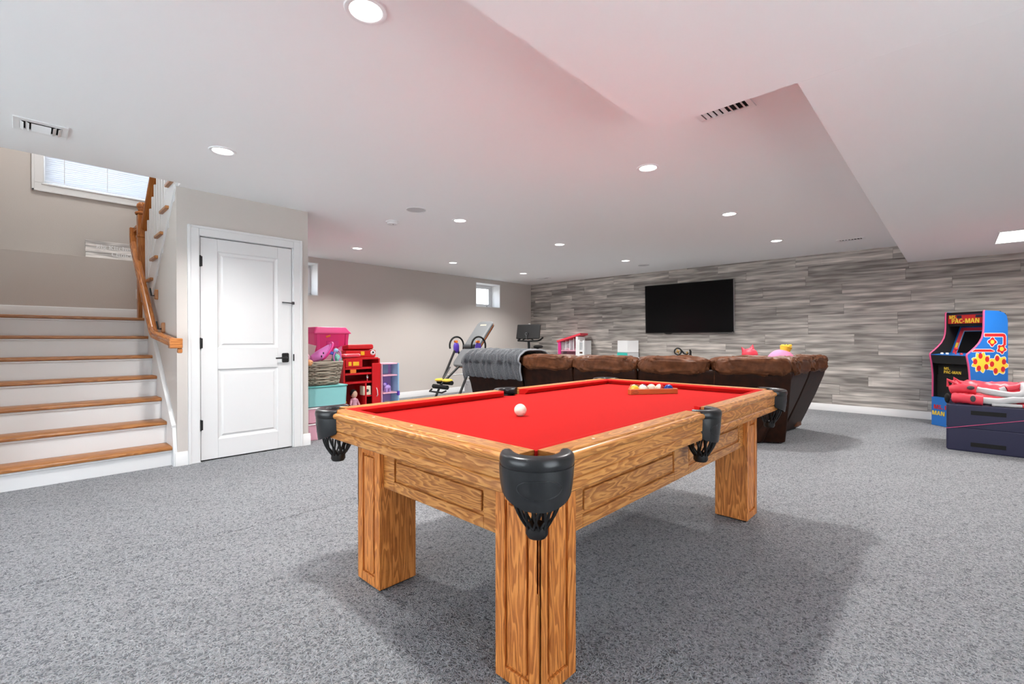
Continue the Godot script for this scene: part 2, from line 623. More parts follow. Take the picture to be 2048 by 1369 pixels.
func lamp_light(at: Vector3, size: float, energy: float, angle := 71.0) -> void:
	var l := SpotLight3D.new()
	l.name = numbered("downlight_beam")
	l.light_size = size
	l.light_energy = energy
	l.light_color = Color(1.0, 0.995, 0.985)
	l.spot_range = 30.0
	l.spot_attenuation = 2.0
	l.spot_angle = angle
	l.spot_angle_attenuation = 0.75
	l.shadow_enabled = true
	add_child(l)
	l.position = at
	l.rotation = Vector3(-PI / 2, 0, 0)

func build_lamps() -> void:
	# [x, z, label]
	var spots := [
		[-1.73, -0.96, "large bright recessed downlight at the very top of the picture"],
		[-3.75, -0.975, "recessed downlight above the carpet between ceiling vent and white closet door"],
		[-1.73, -3.345, "recessed downlight straight above the racked balls, below the half-hidden vent"],
		[-1.74, -5.17, "recessed downlight between the one over the pool table and the plank wall pair"],
		[-4.02, -3.375, "recessed downlight beside the round ceiling speaker and smoke detector"],
		[-4.02, -5.19, "recessed downlight over the middle of the brown sectional sofa"],
		[-1.75, -7.01, "recessed downlight next to the black slotted vent by the plank wall"],
		[-6.33, -3.37, "recessed downlight over the stacked toy bins near the white closet corner"],
		[-6.32, -5.15, "recessed downlight over the inversion table along the window wall"],
		[-6.32, -6.97, "recessed downlight in the far corner beside the small window"],
		[-4.04, -7.03, "recessed downlight just left of the far speaker above the television"]]
	var lens: ArrayMesh
	var ring: ArrayMesh
	var b := nb()
	b.lathe([Vector2(0.0, -0.006), Vector2(0.045, -0.0055), Vector2(0.062, -0.004), Vector2(0.064, 0.0)], 28)
	lens = b.mesh()
	b = nb()
	b.lathe([Vector2(0.064, 0.0), Vector2(0.0645, -0.005), Vector2(0.07, -0.0075), Vector2(0.082, -0.006), Vector2(0.086, 0.0)], 32)
	ring = b.mesh()
	for s in spots:
		var t := thing("ceiling_downlight", s[2], "downlight", Vector3(s[0], CEIL, s[1]), 0.0, "recessed ceiling downlights")
		put_mesh(ring, "trim_ring", M.gloss_white, t)
		put_mesh(lens, "lamp_lens", M.lamp, t)
		lamp_light(Vector3(s[0], CEIL - 0.07, s[1]), 0.055, LAMP_E)
	# flat lit panel in the soffit at the edge of the picture
	var p := thing("ceiling_light_panel", "flat square white light panel in the soffit above the arcade cabinet", "light panel", Vector3(0.62, SOFF, -7.17))
	b = nb()
	for q in [[-0.31, 0.31, 0.385, 0.40], [-0.31, 0.31, -0.40, -0.385], [-0.31, -0.295, -0.385, 0.385], [0.295, 0.31, -0.385, 0.385]]:
		b.bx(q[0], q[1], -0.010, 0.0, q[2], q[3], 0.002)
	put(b, "frame", M.gloss_white, p)
	b = nb()
	b.bx(-0.295, 0.295, -0.006, 0.0, -0.385, 0.385, 0.0)
	put(b, "lamp_diffuser", M.lamp, p)
	lamp_light(Vector3(0.62, SOFF - 0.25, -7.17), 0.22, LAMP_E * 0.8, 84.0)
	var sd := thing("ceiling_downlight", "unseen recessed downlight in the soffit, out of view, lighting the right-hand carpet", "downlight", Vector3(0.95, SOFF, -4.6), 0.0, "recessed ceiling downlights")  # out of view, placed to light the carpet at the right
	put_mesh(ring, "trim_ring", M.gloss_white, sd)
	put_mesh(lens, "lamp_lens", M.lamp, sd)
	lamp_light(Vector3(0.95, SOFF - 0.07, -4.6), 0.055, LAMP_E)

func st(b: Bld, called: String, m: Material, label: String, category: String) -> MeshInstance3D:
	var o := put(b, called, m)
	tag(o, label, category, "", "structure")
	return o

func build_shell() -> void:
	# floor: two widths of carpet that meet in a seam
	var fl := thing("floor", "grey carpeted basement floor with a seam left of the pool table", "floor", Vector3.ZERO, 0.0, "", "structure")
	var b := nb()
	b.bx(-7.9, -3.012, -0.2, 0.0, -8.9, 3.5, 0.006)
	put(b, "carpet_width", M.carpet, fl)
	b = nb()
	b.bx(-3.004, 2.5, -0.2, -0.001, -8.9, 3.5, 0.006)
	put(b, "carpet_width", M.carpet, fl)
	b = nb()
	b.bx(-3.02, -2.99, -0.2, -0.012, -8.9, 3.5, 0.0)
	put(b, "seam_tape", M.dark_grey, fl)
	# ceiling
	b = nb()
	b.bx(-4.79, XR + 0.3, CEIL, CEIL + 0.25, ZW - 0.3, ZB + 0.3, 0.0)
	b.bx(XW - 0.3, -4.79, CEIL, CEIL + 0.25, ZW - 0.3, -2.055, 0.0)
	b.bx(XD, -4.79, CEIL, CEIL + 0.25, -2.055, -0.932, 0.0)
	b.bx(XD, -4.79, CEIL, CEIL + 0.25, 0.24, ZB + 0.3, 0.0)
	st(b, "ceiling", M.ceiling, "smooth white painted basement ceiling", "ceiling")
	b = nb()
	b.bx(-1.14, XR, SOFF, CEIL - 0.001, -2.262, ZB, 0.002)
	b.bx(-0.488, XR, SOFF, CEIL - 0.001, ZW, -2.2615, 0.002)
	st(b, "ceiling_soffit", M.ceiling, "dropped white ceiling soffit running over to the plank wall", "soffit")
	# walls
	# two unseen glazed doors, out of view, placed to light ceiling and near faces
	b = nb()
	b.bx(XR, XR + 0.15, 0, CEIL, ZW - 0.2, -1.6, 0.0)
	b.bx(XR, XR + 0.15, 0, CEIL, 0.4, ZB + 0.2, 0.0)
	b.bx(XR, XR + 0.15, 2.1, CEIL, -1.6, 0.4, 0.0)
	st(b, "wall_right", M.paint, "plain beige wall behind the camera on the arcade side", "wall")
	b = nb()
	b.bx(XD - 0.15, -4.2, 0, CEIL, ZB, ZB + 0.15, 0.0)
	b.bx(-0.2, XR + 0.15, 0, CEIL, ZB, ZB + 0.15, 0.0)
	b.bx(-4.2, -0.2, 2.1, CEIL, ZB, ZB + 0.15, 0.0)
	st(b, "wall_front", M.paint, "plain beige wall behind the camera", "wall")
	unseen_glazed_door("door_2", "unseen wide glazed sliding door behind the camera, lighting ceiling and near faces", Vector3(-2.2, 0, ZB + 0.08), 0.0, 2.0)
	unseen_glazed_door("door_3", "unseen wide glazed sliding door beside the camera, lighting ceiling and near faces", Vector3(XR + 0.08, 0, -0.6), PI / 2, 1.0)
	b = nb()
	b.bx(-9.0, 11.0, -0.25, -0.03, ZB + 0.16, 13.0, 0.0)
	b.bx(XR + 0.16, 11.0, -0.25, -0.03, -12.0, ZB + 0.16, 0.0)
	st(b, "unseen_patio", M.concrete, "unseen sunlit concrete patio outside the glazed doors, bouncing light to the ceiling", "patio")  # out of view, throws sunlight through the doors up to the ceiling
	# wall with two small deep windows, in pieces round the openings
	b = nb()
	var wy0 := 1.815
	var wy1 := 2.352
	var holes := [[-7.53, -6.79], [-3.33, -2.59]]
	b.bx(XW - 0.36, XW, 0, wy0, ZW - 0.2, -2.055, 0.0)
	b.bx(XW - 0.36, XW, wy1, CEIL, ZW - 0.2, -2.055, 0.0)
	b.bx(XW - 0.36, XW, wy0, wy1, ZW - 0.2, holes[0][0], 0.0)
	b.bx(XW - 0.36, XW, wy0, wy1, holes[0][1], holes[1][0], 0.0)
	b.bx(XW - 0.36, XW, wy0, wy1, holes[1][1], -2.055, 0.0)
	st(b, "wall_window_side", M.paint, "long beige painted wall with two small high windows", "wall")
	var wl := ["small deep-set basement window high up beside the plank wall", "small deep-set basement window half hidden by the closet corner"]
	for i in 2:
		var z0: float = holes[i][0]
		var z1: float = holes[i][1]
		var w := thing("window_%d" % (i + 1), wl[i], "window", Vector3(XW, wy0, (z0 + z1) / 2), 0.0, "", "structure")
		var hw := (z1 - z0) / 2
		var hh := wy1 - wy0
		b = nb()   # white reveal lining
		b.bx(-0.36, 0.004, 0.0, 0.012, -hw, hw, 0.001)
		b.bx(-0.36, 0.004, hh - 0.012, hh, -hw, hw, 0.001)
		b.bx(-0.36, 0.004, 0.012, hh - 0.012, -hw, -hw + 0.012, 0.001)
		b.bx(-0.36, 0.004, 0.012, hh - 0.012, hw - 0.012, hw, 0.001)
		put(b, "reveal", M.white, w)
		b = nb()
		for q in [[0.012, 0.06, -hw + 0.012, hw - 0.012], [hh - 0.06, hh - 0.012, -hw + 0.012, hw - 0.012]]:
			b.bx(-0.31, -0.265, q[0], q[1], q[2], q[3], 0.004)
		for q in [[-hw + 0.012, -hw + 0.06], [hw - 0.06, hw - 0.012]]:
			b.bx(-0.31, -0.265, 0.06, hh - 0.06, q[0], q[1], 0.004)
		put(b, "window_frame", M.white, w)
		b = nb()   # inner sash
		for q in [[0.06, 0.095, -hw + 0.06, hw - 0.06], [hh - 0.095, hh - 0.06, -hw + 0.06, hw - 0.06]]:
			b.bx(-0.30, -0.275, q[0], q[1], q[2], q[3], 0.003)
		for q in [[-hw + 0.06, -hw + 0.095], [hw - 0.095, hw - 0.06]]:
			b.bx(-0.30, -0.275, 0.095, hh - 0.095, q[0], q[1], 0.003)
		put(b, "sash", M.white, w)
		b = nb()
		b.bx(-0.291, -0.287, 0.09, hh - 0.09, -hw + 0.09, hw - 0.09, 0.0)
		put(b, "glass_pane", M.glass, w)
		b = nb()
		b.bx(-0.262, -0.25, 0.03, 0.05, -hw + 0.16, -hw + 0.19, 0.003)
		put(b, "latch", M.dark_grey, w)
	# plank wall: backing and single planks
	var pw := thing("wall_back", "far accent wall clad in grey wood-look planks", "wall", Vector3(0, 0, ZW), 0.0, "", "structure")
	b = nb()
	b.bx(XW - 0.36, XR, 0, CEIL, -0.2, -0.012, 0.0)
	put(b, "backing", M.gap, pw)
	var row_h := 0.1545
	var r := 0
	var y := 0.10
	var offs := [0.1, 0.62, 0.33, 0.95, 0.5, 0.8, 0.22]
	while y < CEIL - 0.01:
		var y1 := minf(y + row_h, CEIL)
		var x: float = XW - offs[r % 7] * 1.2
		while x < XR:
			var ln: float = [1.22, 1.22, 1.22, 0.92, 1.22, 1.10][rng.randi() % 6]
			var xa := maxf(x, XW)
			var xb := minf(x + ln, XR)
			if xb - xa > 0.03:
				b = nb()
				b.uo = Vector2(rng.randf() * 3.0, rng.randf())
				b.bx(xa + 0.0006, xb - 0.0006, y + 0.0006, y1 - 0.0006, -0.012, 0.0 - rng.randf() * 0.0008, 0.0014, 0)
				put(b, "plank", M["plank%d" % [0, 1, 1, 2, 2, 2, 3, 3, 4][rng.randi() % 9]], pw)
			x += ln
		y = y1
		r += 1
	# baseboards
	b = nb()
	base_run(b, Vector3(XW, 0, ZW), Vector3(XR, 0, ZW), Vector3(0, 0, 1), 0.105)
	st(b, "baseboard_back", M.white, "white baseboard along the foot of the plank wall", "baseboard")
	b = nb()
	base_run(b, Vector3(XW, 0, ZW), Vector3(XW, 0, -2.055), Vector3(1, 0, 0), 0.105)
	st(b, "baseboard_left", M.white, "white baseboard along the beige window wall", "baseboard")
	b = nb()
	base_run(b, Vector3(XR, 0, ZW), Vector3(XR, 0, -1.6), Vector3(-1, 0, 0), 0.105)
	base_run(b, Vector3(-0.2, 0, ZB), Vector3(XR, 0, ZB), Vector3(0, 0, -1), 0.105)
	st(b, "baseboard_front", M.white, "white baseboard behind the camera", "baseboard")

func unseen_glazed_door(called: String, label: String, at: Vector3, turn: float, hw: float) -> void:
	var t := thing(called, label, "door", at, turn, "", "structure")
	var b := nb()
	for q in [[-hw, -hw + 0.06, 0.0, 2.1], [hw - 0.06, hw, 0.0, 2.1], [-0.04, 0.04, 0.0, 2.1], [-hw + 0.06, hw - 0.06, 0.0, 0.06], [-hw + 0.06, hw - 0.06, 2.04, 2.1]]:
		b.bx(q[0], q[1], q[2], q[3], -0.05, 0.05, 0.004)
	put(b, "door_frame", M.white, t)
	for q in [[-hw + 0.06, -0.04], [0.04, hw - 0.06]]:
		b = nb()
		b.bx(q[0], q[1], 0.06, 2.04, -0.004, 0.004, 0.0)
		put(b, "glass_pane", M.glass, t)

func base_run(b: Bld, a: Vector3, c: Vector3, nn: Vector3, h: float) -> void:
	var d := (c - a)
	var ln := d.length()
	d = d.normalized()
	var keep := b.xf
	# prism axes: x = out from the wall, y = up, z = along
	b.xf = keep * Transform3D(Basis(nn, Vector3.UP, d), a)
	b.prism(PackedVector2Array([Vector2(0, 0), Vector2(0.017, 0), Vector2(0.017, h - 0.032), Vector2(0.0135, h - 0.027), Vector2(0.0135, h - 0.014), Vector2(0.008, h - 0.004), Vector2(0.006, h), Vector2(0, h)]), 0.0, ln)
	b.xf = keep

func build_closet() -> void:
	# door wall and the side towards the stairs
	var z0 := -2.055
	var dz0 := -1.905     # rough opening
	var dz1 := -1.083
	var dt := 2.045
	var b := nb()
	b.bx(XD - 0.12, XD, 0, CEIL, z0, dz0, 0.0)
	b.bx(XD - 0.12, XD, 0, CEIL, dz1, ZS, 0.0)
	b.bx(XD - 0.12, XD, dt, CEIL, dz0, dz1, 0.0)
	b.bx(XW - 0.36, XD - 0.12, 0, CEIL, z0, z0 + 0.12, 0.0)
	st(b, "wall_closet", M.paint, "beige wall round the white closet door beside the stairs", "wall")
	# baseboards on the door wall
	b = nb()
	base_run(b, Vector3(XD, 0, z0 - 0.017), Vector3(XD, 0, -1.992), Vector3(1, 0, 0), 0.12)
	base_run(b, Vector3(XW, 0, z0), Vector3(XD, 0, z0), Vector3(0, 0, -1), 0.12)
	base_run(b, Vector3(XD, 0, -0.997), Vector3(XD, 0, ZS + 0.017), Vector3(1, 0, 0), 0.12)
	st(b, "baseboard_closet", M.white, "short white baseboard pieces on the closet wall", "baseboard")
	# door
	var d := thing("door_1", "white two-panel closet door with black lever handle beside the stairs", "door", Vector3(XD, 0, -1.494), 0.0, "", "structure")
	b = nb()
	for q in [[-0.496, -0.409], [0.409, 0.496]]:
		b.bx(0.0, 0.018, 0.0, 2.122, q[0], q[1], 0.004)
		b.bx(0.016, 0.024, 0.0, 2.122, q[0] if q[0] < 0 else q[1] - 0.022, q[0] + 0.022 if q[0] < 0 else q[1], 0.003)
	b.bx(0.0, 0.018, 2.035, 2.122, -0.409, 0.409, 0.004)
	b.bx(0.016, 0.024, 2.1, 2.122, -0.474, 0.474, 0.003)
	put(b, "casing", M.white, d)
	b = nb()
	b.bx(-0.12, 0.0, 0.0, 2.045, -0.411, -0.4005, 0.001)
	b.bx(-0.12, 0.0, 0.0, 2.045, 0.4005, 0.411, 0.001)
	b.bx(-0.12, 0.0, 2.034, 2.045, -0.4005, 0.4005, 0.001)
	put(b, "jamb", M.white, d)
	b = nb()
	b.bx(-0.10, -0.062, 0.0, 2.034, -0.4005, 0.4005, 0.0)
	put(b, "gap_shade_sheet", M.gap, d)  # black sheet behind the slab stands in for shade in the door gaps
	# slab: stiles and rails with two recessed panels
	var hw := 0.396
	var sl := put(nb_boxes([[-0.042, -0.006, 0.012, 2.027, -hw, -0.262], [-0.042, -0.006, 0.012, 2.027, 0.262, hw],
		[-0.042, -0.006, 0.012, 0.185, -0.262, 0.262], [-0.042, -0.006, 0.83, 1.022, -0.262, 0.262], [-0.042, -0.006, 1.912, 2.027, -0.262, 0.262]], 0.002), "door_slab", M.white, d)
	for q in [[0.185, 0.83], [1.022, 1.912]]:
		b = nb()
		var y0: float = q[0]
		var y1: float = q[1]
		# sloped sticking down to the field, then the raised field
		var fr := [[0.0, -0.006], [0.006, -0.014], [0.022, -0.019], [0.03, -0.019], [0.045, -0.010]]
		for i in fr.size() - 1:
			var a0: float = fr[i][0]
			var a1: float = fr[i + 1][0]
			var x0: float = fr[i][1]
			var x1: float = fr[i + 1][1]
			var o := [Vector3(x0, y0 + a0, -0.262 + a0), Vector3(x0, y0 + a0, 0.262 - a0), Vector3(x0, y1 - a0, 0.262 - a0), Vector3(x0, y1 - a0, -0.262 + a0)]
			var n := [Vector3(x1, y0 + a1, -0.262 + a1), Vector3(x1, y0 + a1, 0.262 - a1), Vector3(x1, y1 - a1, 0.262 - a1), Vector3(x1, y1 - a1, -0.262 + a1)]
			for k in 4:
				var k1 := (k + 1) % 4
				var nn: Vector3 = (o[k1] - o[k]).cross(n[k] - o[k]).normalized()
				if nn.x < 0:
					nn = -nn
				b.quad(o[k], o[k1], n[k1], n[k], nn)
		var f: float = fr[-1][0]
		b.quad(Vector3(-0.010, y0 + f, -0.262 + f), Vector3(-0.010, y0 + f, 0.262 - f), Vector3(-0.010, y1 - f, 0.262 - f), Vector3(-0.010, y1 - f, -0.262 + f), Vector3(1, 0, 0))
		b.bx(-0.042, -0.024, y0, y1, -0.262, 0.262, 0.0)
		put(b, "door_panel", M.white, d)
	for hy in [0.33, 1.07, 1.81]:
		b = nb()
		b.lathe([Vector2(0, -0.05), Vector2(0.0065, -0.05), Vector2(0.0065, 0.05), Vector2(0, 0.05)], 10, Transform3D(Basis.IDENTITY, Vector3(0.001, hy, 0.398)))
		b.bx(-0.012, -0.004, hy - 0.045, hy + 0.045, 0.380, 0.398, 0.001)
		put(b, "hinge", M.black, d)
	var hd := Node3D.new()
	hd.name = "handle"
	d.add_child(hd)
	hd.position = Vector3(-0.006, 0.92, -0.333)
	b = nb()
	b.stack([[Vector3(0, 0, 0), 0.033, 0.047, 0.012], [Vector3(0, 0.008, 0), 0.033, 0.047, 0.012], [Vector3(0, 0.011, 0), 0.028, 0.042, 0.01]])
	var pl := put(b, "rose_plate", M.black, hd)
	pl.rotation = Vector3(PI / 2, 0, -PI / 2)
	b = nb()
	b.tube([Vector3(0.005, 0, 0), Vector3(0.04, 0, 0), Vector3(0.048, 0, 0.012), Vector3(0.048, -0.001, 0.06), Vector3(0.046, -0.002, 0.105)], [0.012, 0.011, 0.010, 0.0085, 0.0075], 10)
	put(b, "lever", M.black, hd)
	b = nb()
	b.box(Vector3(0.026, 0.92, -0.404), Vector3(0.004, 0.07, 0.012), 0.001)
	put(b, "strike_plate", M.black, d)
	b = nb()
	b.tube([Vector3(0.004, 1.478, -0.30), Vector3(0.012, 1.476, -0.345), Vector3(0.02, 1.472, -0.392)], 0.006, 8)
	b.box(Vector3(0.022, 1.474, -0.40), Vector3(0.016, 0.028, 0.026), 0.003)
	put(b, "guard_latch", M.dark_grey, d)

func nb_boxes(list: Array, bev: float, g := 0) -> Bld:
	var b := nb()
	for q in list:
		b.bx(q[0], q[1], q[2], q[3], q[4], q[5], bev, g)
	return b

func build_stairs() -> void:
	var top := 5.0
	var zl := 0.26
	var xb := -7.25          # lower thick part of the back wall
	var xu := -7.45          # upper wall, set back
	var b := nb()
	b.bx(xb - 0.6, xb, 0, 2.06, -2.055, zl, 0.002)
	st(b, "wall_landing", M.paint, "beige half wall with a ledge behind the stair landing", "wall")
	var hz0 := -1.36
	var hz1 := -0.165
	var hy0 := 2.865
	var hy1 := 3.95
	b = nb()
	b.bx(xu - 0.3, xu, 2.06, hy0, -2.055, zl, 0.0)
	b.bx(xu - 0.3, xu, hy1, top, -2.055, zl, 0.0)
	b.bx(xu - 0.3, xu, hy0, hy1, -2.055, hz0, 0.0)
	b.bx(xu - 0.3, xu, hy0, hy1, hz1, zl, 0.0)
	st(b, "wall_stair_back", M.paint, "beige stairwell wall with the wide blinded window", "wall")
	b = nb()
	b.bx(xu - 0.3, XD, 0, top, zl, zl + 0.15, 0.0)
	b.bx(XD - 0.15, XD, 0, CEIL, zl + 0.15, ZB, 0.0)
	st(b, "wall_stair_side", M.paint, "beige wall on the open side of the stairs", "wall")
	b = nb()
	b.bx(xu - 0.3, -4.79, top, top + 0.2, -2.2, zl + 0.2, 0.0)
	b.bx(-4.79, -4.6, CEIL + 0.25, top, -2.2, zl + 0.2, 0.0)
	b.bx(xu - 0.3, -4.79, CEIL, top, -2.2, -2.055, 0.0)
	st(b, "wall_stair_upper", M.ceiling, "upper stairwell enclosure above the ceiling line", "wall")
	# unseen ceiling lamp, placed out of view to light the stairwell walls
	var sl := thing("unseen_stairwell_lamp", "unseen round white ceiling lamp, out of view, lighting the stairwell walls", "ceiling lamp", Vector3(-6.2, top, -0.4))
	b = nb()
	b.lathe([Vector2(0.17, 0.0), Vector2(0.17, -0.03), Vector2(0.155, -0.035)], 28)
	put(b, "base", M.gloss_white, sl)
	b = nb()
	b.lathe([Vector2(0.155, -0.03), Vector2(0.14, -0.07), Vector2(0.08, -0.095), Vector2(0.0, -0.10)], 28)
	put(b, "lamp_shade", M.lamp, sl)
	lamp_light(Vector3(-6.2, top - 0.25, -0.4), 0.12, LAMP_E * 0.8, 80.0)
	# window with blinds
	var w := thing("window_3", "wide stairwell window with closed white horizontal blinds", "window", Vector3(xu, hy0, (hz0 + hz1) / 2), 0.0, "", "structure")
	var hw := (hz1 - hz0) / 2
	var hh := hy1 - hy0
	b = nb()
	for q in [[-0.095, 0.0, -hw - 0.095, hw + 0.095], [hh, hh + 0.095, -hw - 0.095, hw + 0.095], [0.0, hh, -hw - 0.095, -hw], [0.0, hh, hw, hw + 0.095]]:
		b.bx(0.0, 0.018, q[0], q[1], q[2], q[3], 0.004)
	for q in [[-0.098, -0.074, -hw - 0.098, hw + 0.098], [-0.018, -0.004, -hw - 0.02, hw + 0.02]]:
		b.bx(0.014, 0.028, q[0], q[1], q[2], q[3], 0.004)
	for q in [[-hw - 0.098, -hw - 0.074], [hw + 0.074, hw + 0.098]]:
		b.bx(0.014, 0.028, -0.098, hh + 0.098, q[0], q[1], 0.004)
	put(b, "casing", M.white, w)
	b = nb()
	b.bx(-0.3, 0.0, -0.004, 0.0, -hw, hw, 0.0)
	b.bx(-0.3, 0.0, hh, hh + 0.004, -hw, hw, 0.0)
	b.bx(-0.3, 0.0, 0.0, hh, -hw - 0.004, -hw, 0.0)
	b.bx(-0.3, 0.0, 0.0, hh, hw, hw + 0.004, 0.0)
	put(b, "reveal", M.white, w)
	b = nb()
	for q in [[0.0, 0.04, -hw, hw], [hh - 0.04, hh, -hw, hw], [0.04, hh - 0.04, -hw, -hw + 0.045], [0.04, hh - 0.04, hw - 0.045, hw]]:
		b.bx(-0.18, -0.10, q[0], q[1], q[2], q[3], 0.004)
	put(b, "window_frame", M.white, w)
	b = nb()
	b.bx(-0.142, -0.138, 0.03, hh - 0.03, -hw + 0.03, hw - 0.03, 0.0)
	put(b, "glass_pane", M.glass, w)
	b = nb()
	b.xf = Transform3D(Basis(Vector3(0, 0, 1), deg_to_rad(62)), Vector3.ZERO)
	b.bx(-0.0135, 0.0135, -0.0008, 0.0008, -hw + 0.012, hw - 0.012, 0.0005)
	var slat := b.mesh()
	var sy := 0.055
	while sy < hh - 0.05:
		var o := put_mesh(slat, "blind_slat", M.blind, w)
		o.position = Vector3(-0.05, sy, 0)
		sy += 0.0235
	b = nb()
	b.bx(-0.065, -0.035, 0.03, 0.046, -hw + 0.01, hw - 0.01, 0.003)
	put(b, "bottom_rail", M.blind, w)
	for z in [-hw + 0.2, 0.05, hw - 0.17]:
		b = nb()
		b.bx(-0.034, -0.0325, 0.04, hh, z - 0.004, z + 0.004, 0.0)
		put(b, "ladder_tape", M.white, w)
	# stair flight
	var s := thing("staircase", "oak-tread staircase with white risers going up to the landing", "stairs", Vector3(-4.945, 0, 0), 0.0, "", "structure")
	var zr := -0.893
	for i in 7:
		var yt := 0.165 + 0.195 * i
		var xn := -0.222 * i
		b = nb()
		b.uo = Vector2(0.37 * i, 0.21 * i)
		var far := xn - 0.27 if i < 6 else -7.25 + 4.945
		var zf := zr if i < 6 else -2.0
		# tread with a rounded nosing, drawn out along z
		b.xf = Transform3D(Basis(Vector3(1, 0, 0), Vector3(0, 1, 0), Vector3(0, 0, 1)), Vector3(xn, yt, 0))
		b.prism(PackedVector2Array([Vector2(far - xn, -0.03), Vector2(-0.012, -0.03), Vector2(-0.003, -0.026), Vector2(0.0, -0.016), Vector2(-0.002, -0.006), Vector2(-0.010, 0.0), Vector2(far - xn, 0.0)]), zf, zl, 2)
		put(b, "tread", M.oak_stair, s)
		b = nb()
		b.bx(xn - 0.05, xn - 0.03, yt - 0.195 if i > 0 else 0.0, yt - 0.03, zr, zl, 0.001)
		put(b, "riser", M.white, s)
		b = nb()
		b.bx(xn - 0.03, xn - 0.016, yt - 0.046, yt - 0.03, zr, zl, 0.003)
		put(b, "cove_molding", M.white, s)
	b = nb()   # body under the treads and the landing
	for i in 6:
		b.bx(-0.222 * (i + 1) - 0.05, -0.222 * i - 0.05, 0.0, 0.13 + 0.195 * i, zr, zl, 0.0)
	b.bx(-7.25 + 4.945, -0.222 * 6 - 0.05, 0.0, 1.30, -2.0, zl, 0.0)
	put(b, "carcass", M.white, s)
	# skirt board against the closet wall
	b = nb()
	b.prism(PackedVector2Array([Vector2(0.04, 0.0), Vector2(0.04, 0.115), Vector2(-0.005, 0.33), Vector2(-1.33, 1.50), Vector2(-1.45, 1.50), Vector2(-1.45, 0.0)]), ZS, zr, 0)
	put(b, "skirt_board", M.white, s)
	b = nb()
	b.prism(PackedVector2Array([Vector2(-0.005, 0.33), Vector2(0.0, 0.352), Vector2(-1.325, 1.522), Vector2(-1.33, 1.50)]), ZS, zr + 0.006, 0)
	put(b, "skirt_cap", M.white, s)
	b = nb()
	base_run(b, Vector3(xb, 1.335, -2.0), Vector3(xb, 1.335, zl), Vector3(1, 0, 0), 0.135)
	st(b, "baseboard_landing", M.white, "white baseboard above the top stair tread", "baseboard")
	# closet side wall below the upper flight: a slanted edge follows the stringer
	b = nb()
	b.prism(PackedVector2Array([Vector2(XD - 0.12, 0.0), Vector2(XD - 0.12, CEIL), Vector2(-5.05, CEIL), Vector2(-6.2, 1.47), Vector2(-6.5, 1.30), Vector2(-6.5, 0.0)]), ZS - 0.12, ZS, 0)
	st(b, "wall_under_stairs", M.paint, "beige wall under the upper stair flight beside the handrail", "wall")
	# upper flight
	var u := thing("upper_staircase", "upper stair flight with oak tread ends and white balusters above the landing", "stairs", Vector3(0, 0, ZS), 0.0, "", "structure")
	b = nb()
	b.prism(PackedVector2Array([Vector2(-6.32, 1.335), Vector2(-6.2, 1.40), Vector2(-4.92, 2.44), Vector2(-4.3, 2.98), Vector2(-4.3, 3.25), Vector2(-6.5, 1.52), Vector2(-6.5, 1.335)]), -0.03, 0.006, 0)
	put(b, "stringer", M.white, u)
	b = nb()
	b.prism(PackedVector2Array([Vector2(-6.2, 1.375), Vector2(-4.92, 2.415), Vector2(-4.92, 2.455), Vector2(-6.2, 1.415)]), 0.0, 0.014, 0)
	put(b, "stringer_molding", M.white, u)
	for i in 9:
		var yt := 1.54 + 0.195 * i
		var x0 := -6.45 + 0.25 * i
		b = nb()
		b.uo = Vector2(0.31 * i, 0.17 * i)
		b.bx(x0, x0 + 0.285, yt - 0.03, yt, -1.05, 0.035, 0.006, 2)
		put(b, "tread", M.oak_stair, u)
		b = nb()
		b.bx(x0 + 0.03, x0 + 0.05, yt - 0.195, yt - 0.03, -1.05, 0.002, 0.001)
		put(b, "riser", M.white, u)
		b = nb()
		b.bx(x0 + 0.03, x0 + 0.25, yt - 0.195, yt - 0.03, -0.02, 0.003, 0.001)
		put(b, "bracket", M.white, u)
		for k in 2:
			b = nb()
			var bxx := x0 + 0.07 + 0.125 * k
			b.bx(bxx, bxx + 0.032, yt, yt + 0.74 + 0.0975 * k, -0.026, 0.006, 0.004)
			put(b, "baluster", M.gloss_white, u)
	# newel and rail of the upper flight
	b = nb()
	var nx := -6.47
	b.bx(nx - 0.045, nx + 0.045, 1.335, 2.47, -0.03, 0.06, 0.006, 1)
	b.bx(nx - 0.053, nx + 0.053, 2.22, 2.245, -0.038, 0.068, 0.006, 1)
	b.lathe([Vector2(0.06, 2.47), Vector2(0.066, 2.485), Vector2(0.06, 2.50), Vector2(0.035, 2.51), Vector2(0.04, 2.53), Vector2(0.052, 2.555), Vector2(0.048, 2.585), Vector2(0.03, 2.605), Vector2(0.0, 2.61)], 20, Transform3D(Basis.IDENTITY, Vector3(nx, 0, 0.015)))
	put(b, "newel_post", M.oak_rail, u)
	b = nb()
	b.tube([Vector3(nx + 0.03, 2.33, 0.0), Vector3(-4.3, 4.02, 0.0)], [0.036, 0.036], 12, false, true, 1.2)
	put(b, "handrail", M.oak_rail, u)
	# wall handrail of the lower flight
	var h := thing("stair_handrail", "oak wall handrail with level lower end on wooden brackets", "handrail", Vector3(0, 0, -0.86), 0.0, "", "structure")
	var path := [Vector3(-4.72, 1.075, 0), Vector3(-4.74, 1.085, 0), Vector3(-5.50, 1.155, 0), Vector3(-5.60, 1.20, 0), Vector3(-6.62, 2.09, 0), Vector3(-6.72, 2.19, 0), Vector3(-6.745, 2.27, 0), Vector3(-6.75, 2.36, 0)]
	b = nb()
	for i in path.size() - 1:
		rail_piece(b, path[i], path[i + 1])
	put(b, "rail", M.oak_rail, h)
	b = nb()
	b.bx(-4.755, -4.69, 1.03, 1.115, -0.062, 0.03, 0.006, 2)
	b.bx(-4.75, -4.70, 0.99, 1.03, -0.062, -0.03, 0.006, 2)
	put(b, "rail_return", M.oak_rail, h)
	b = nb()
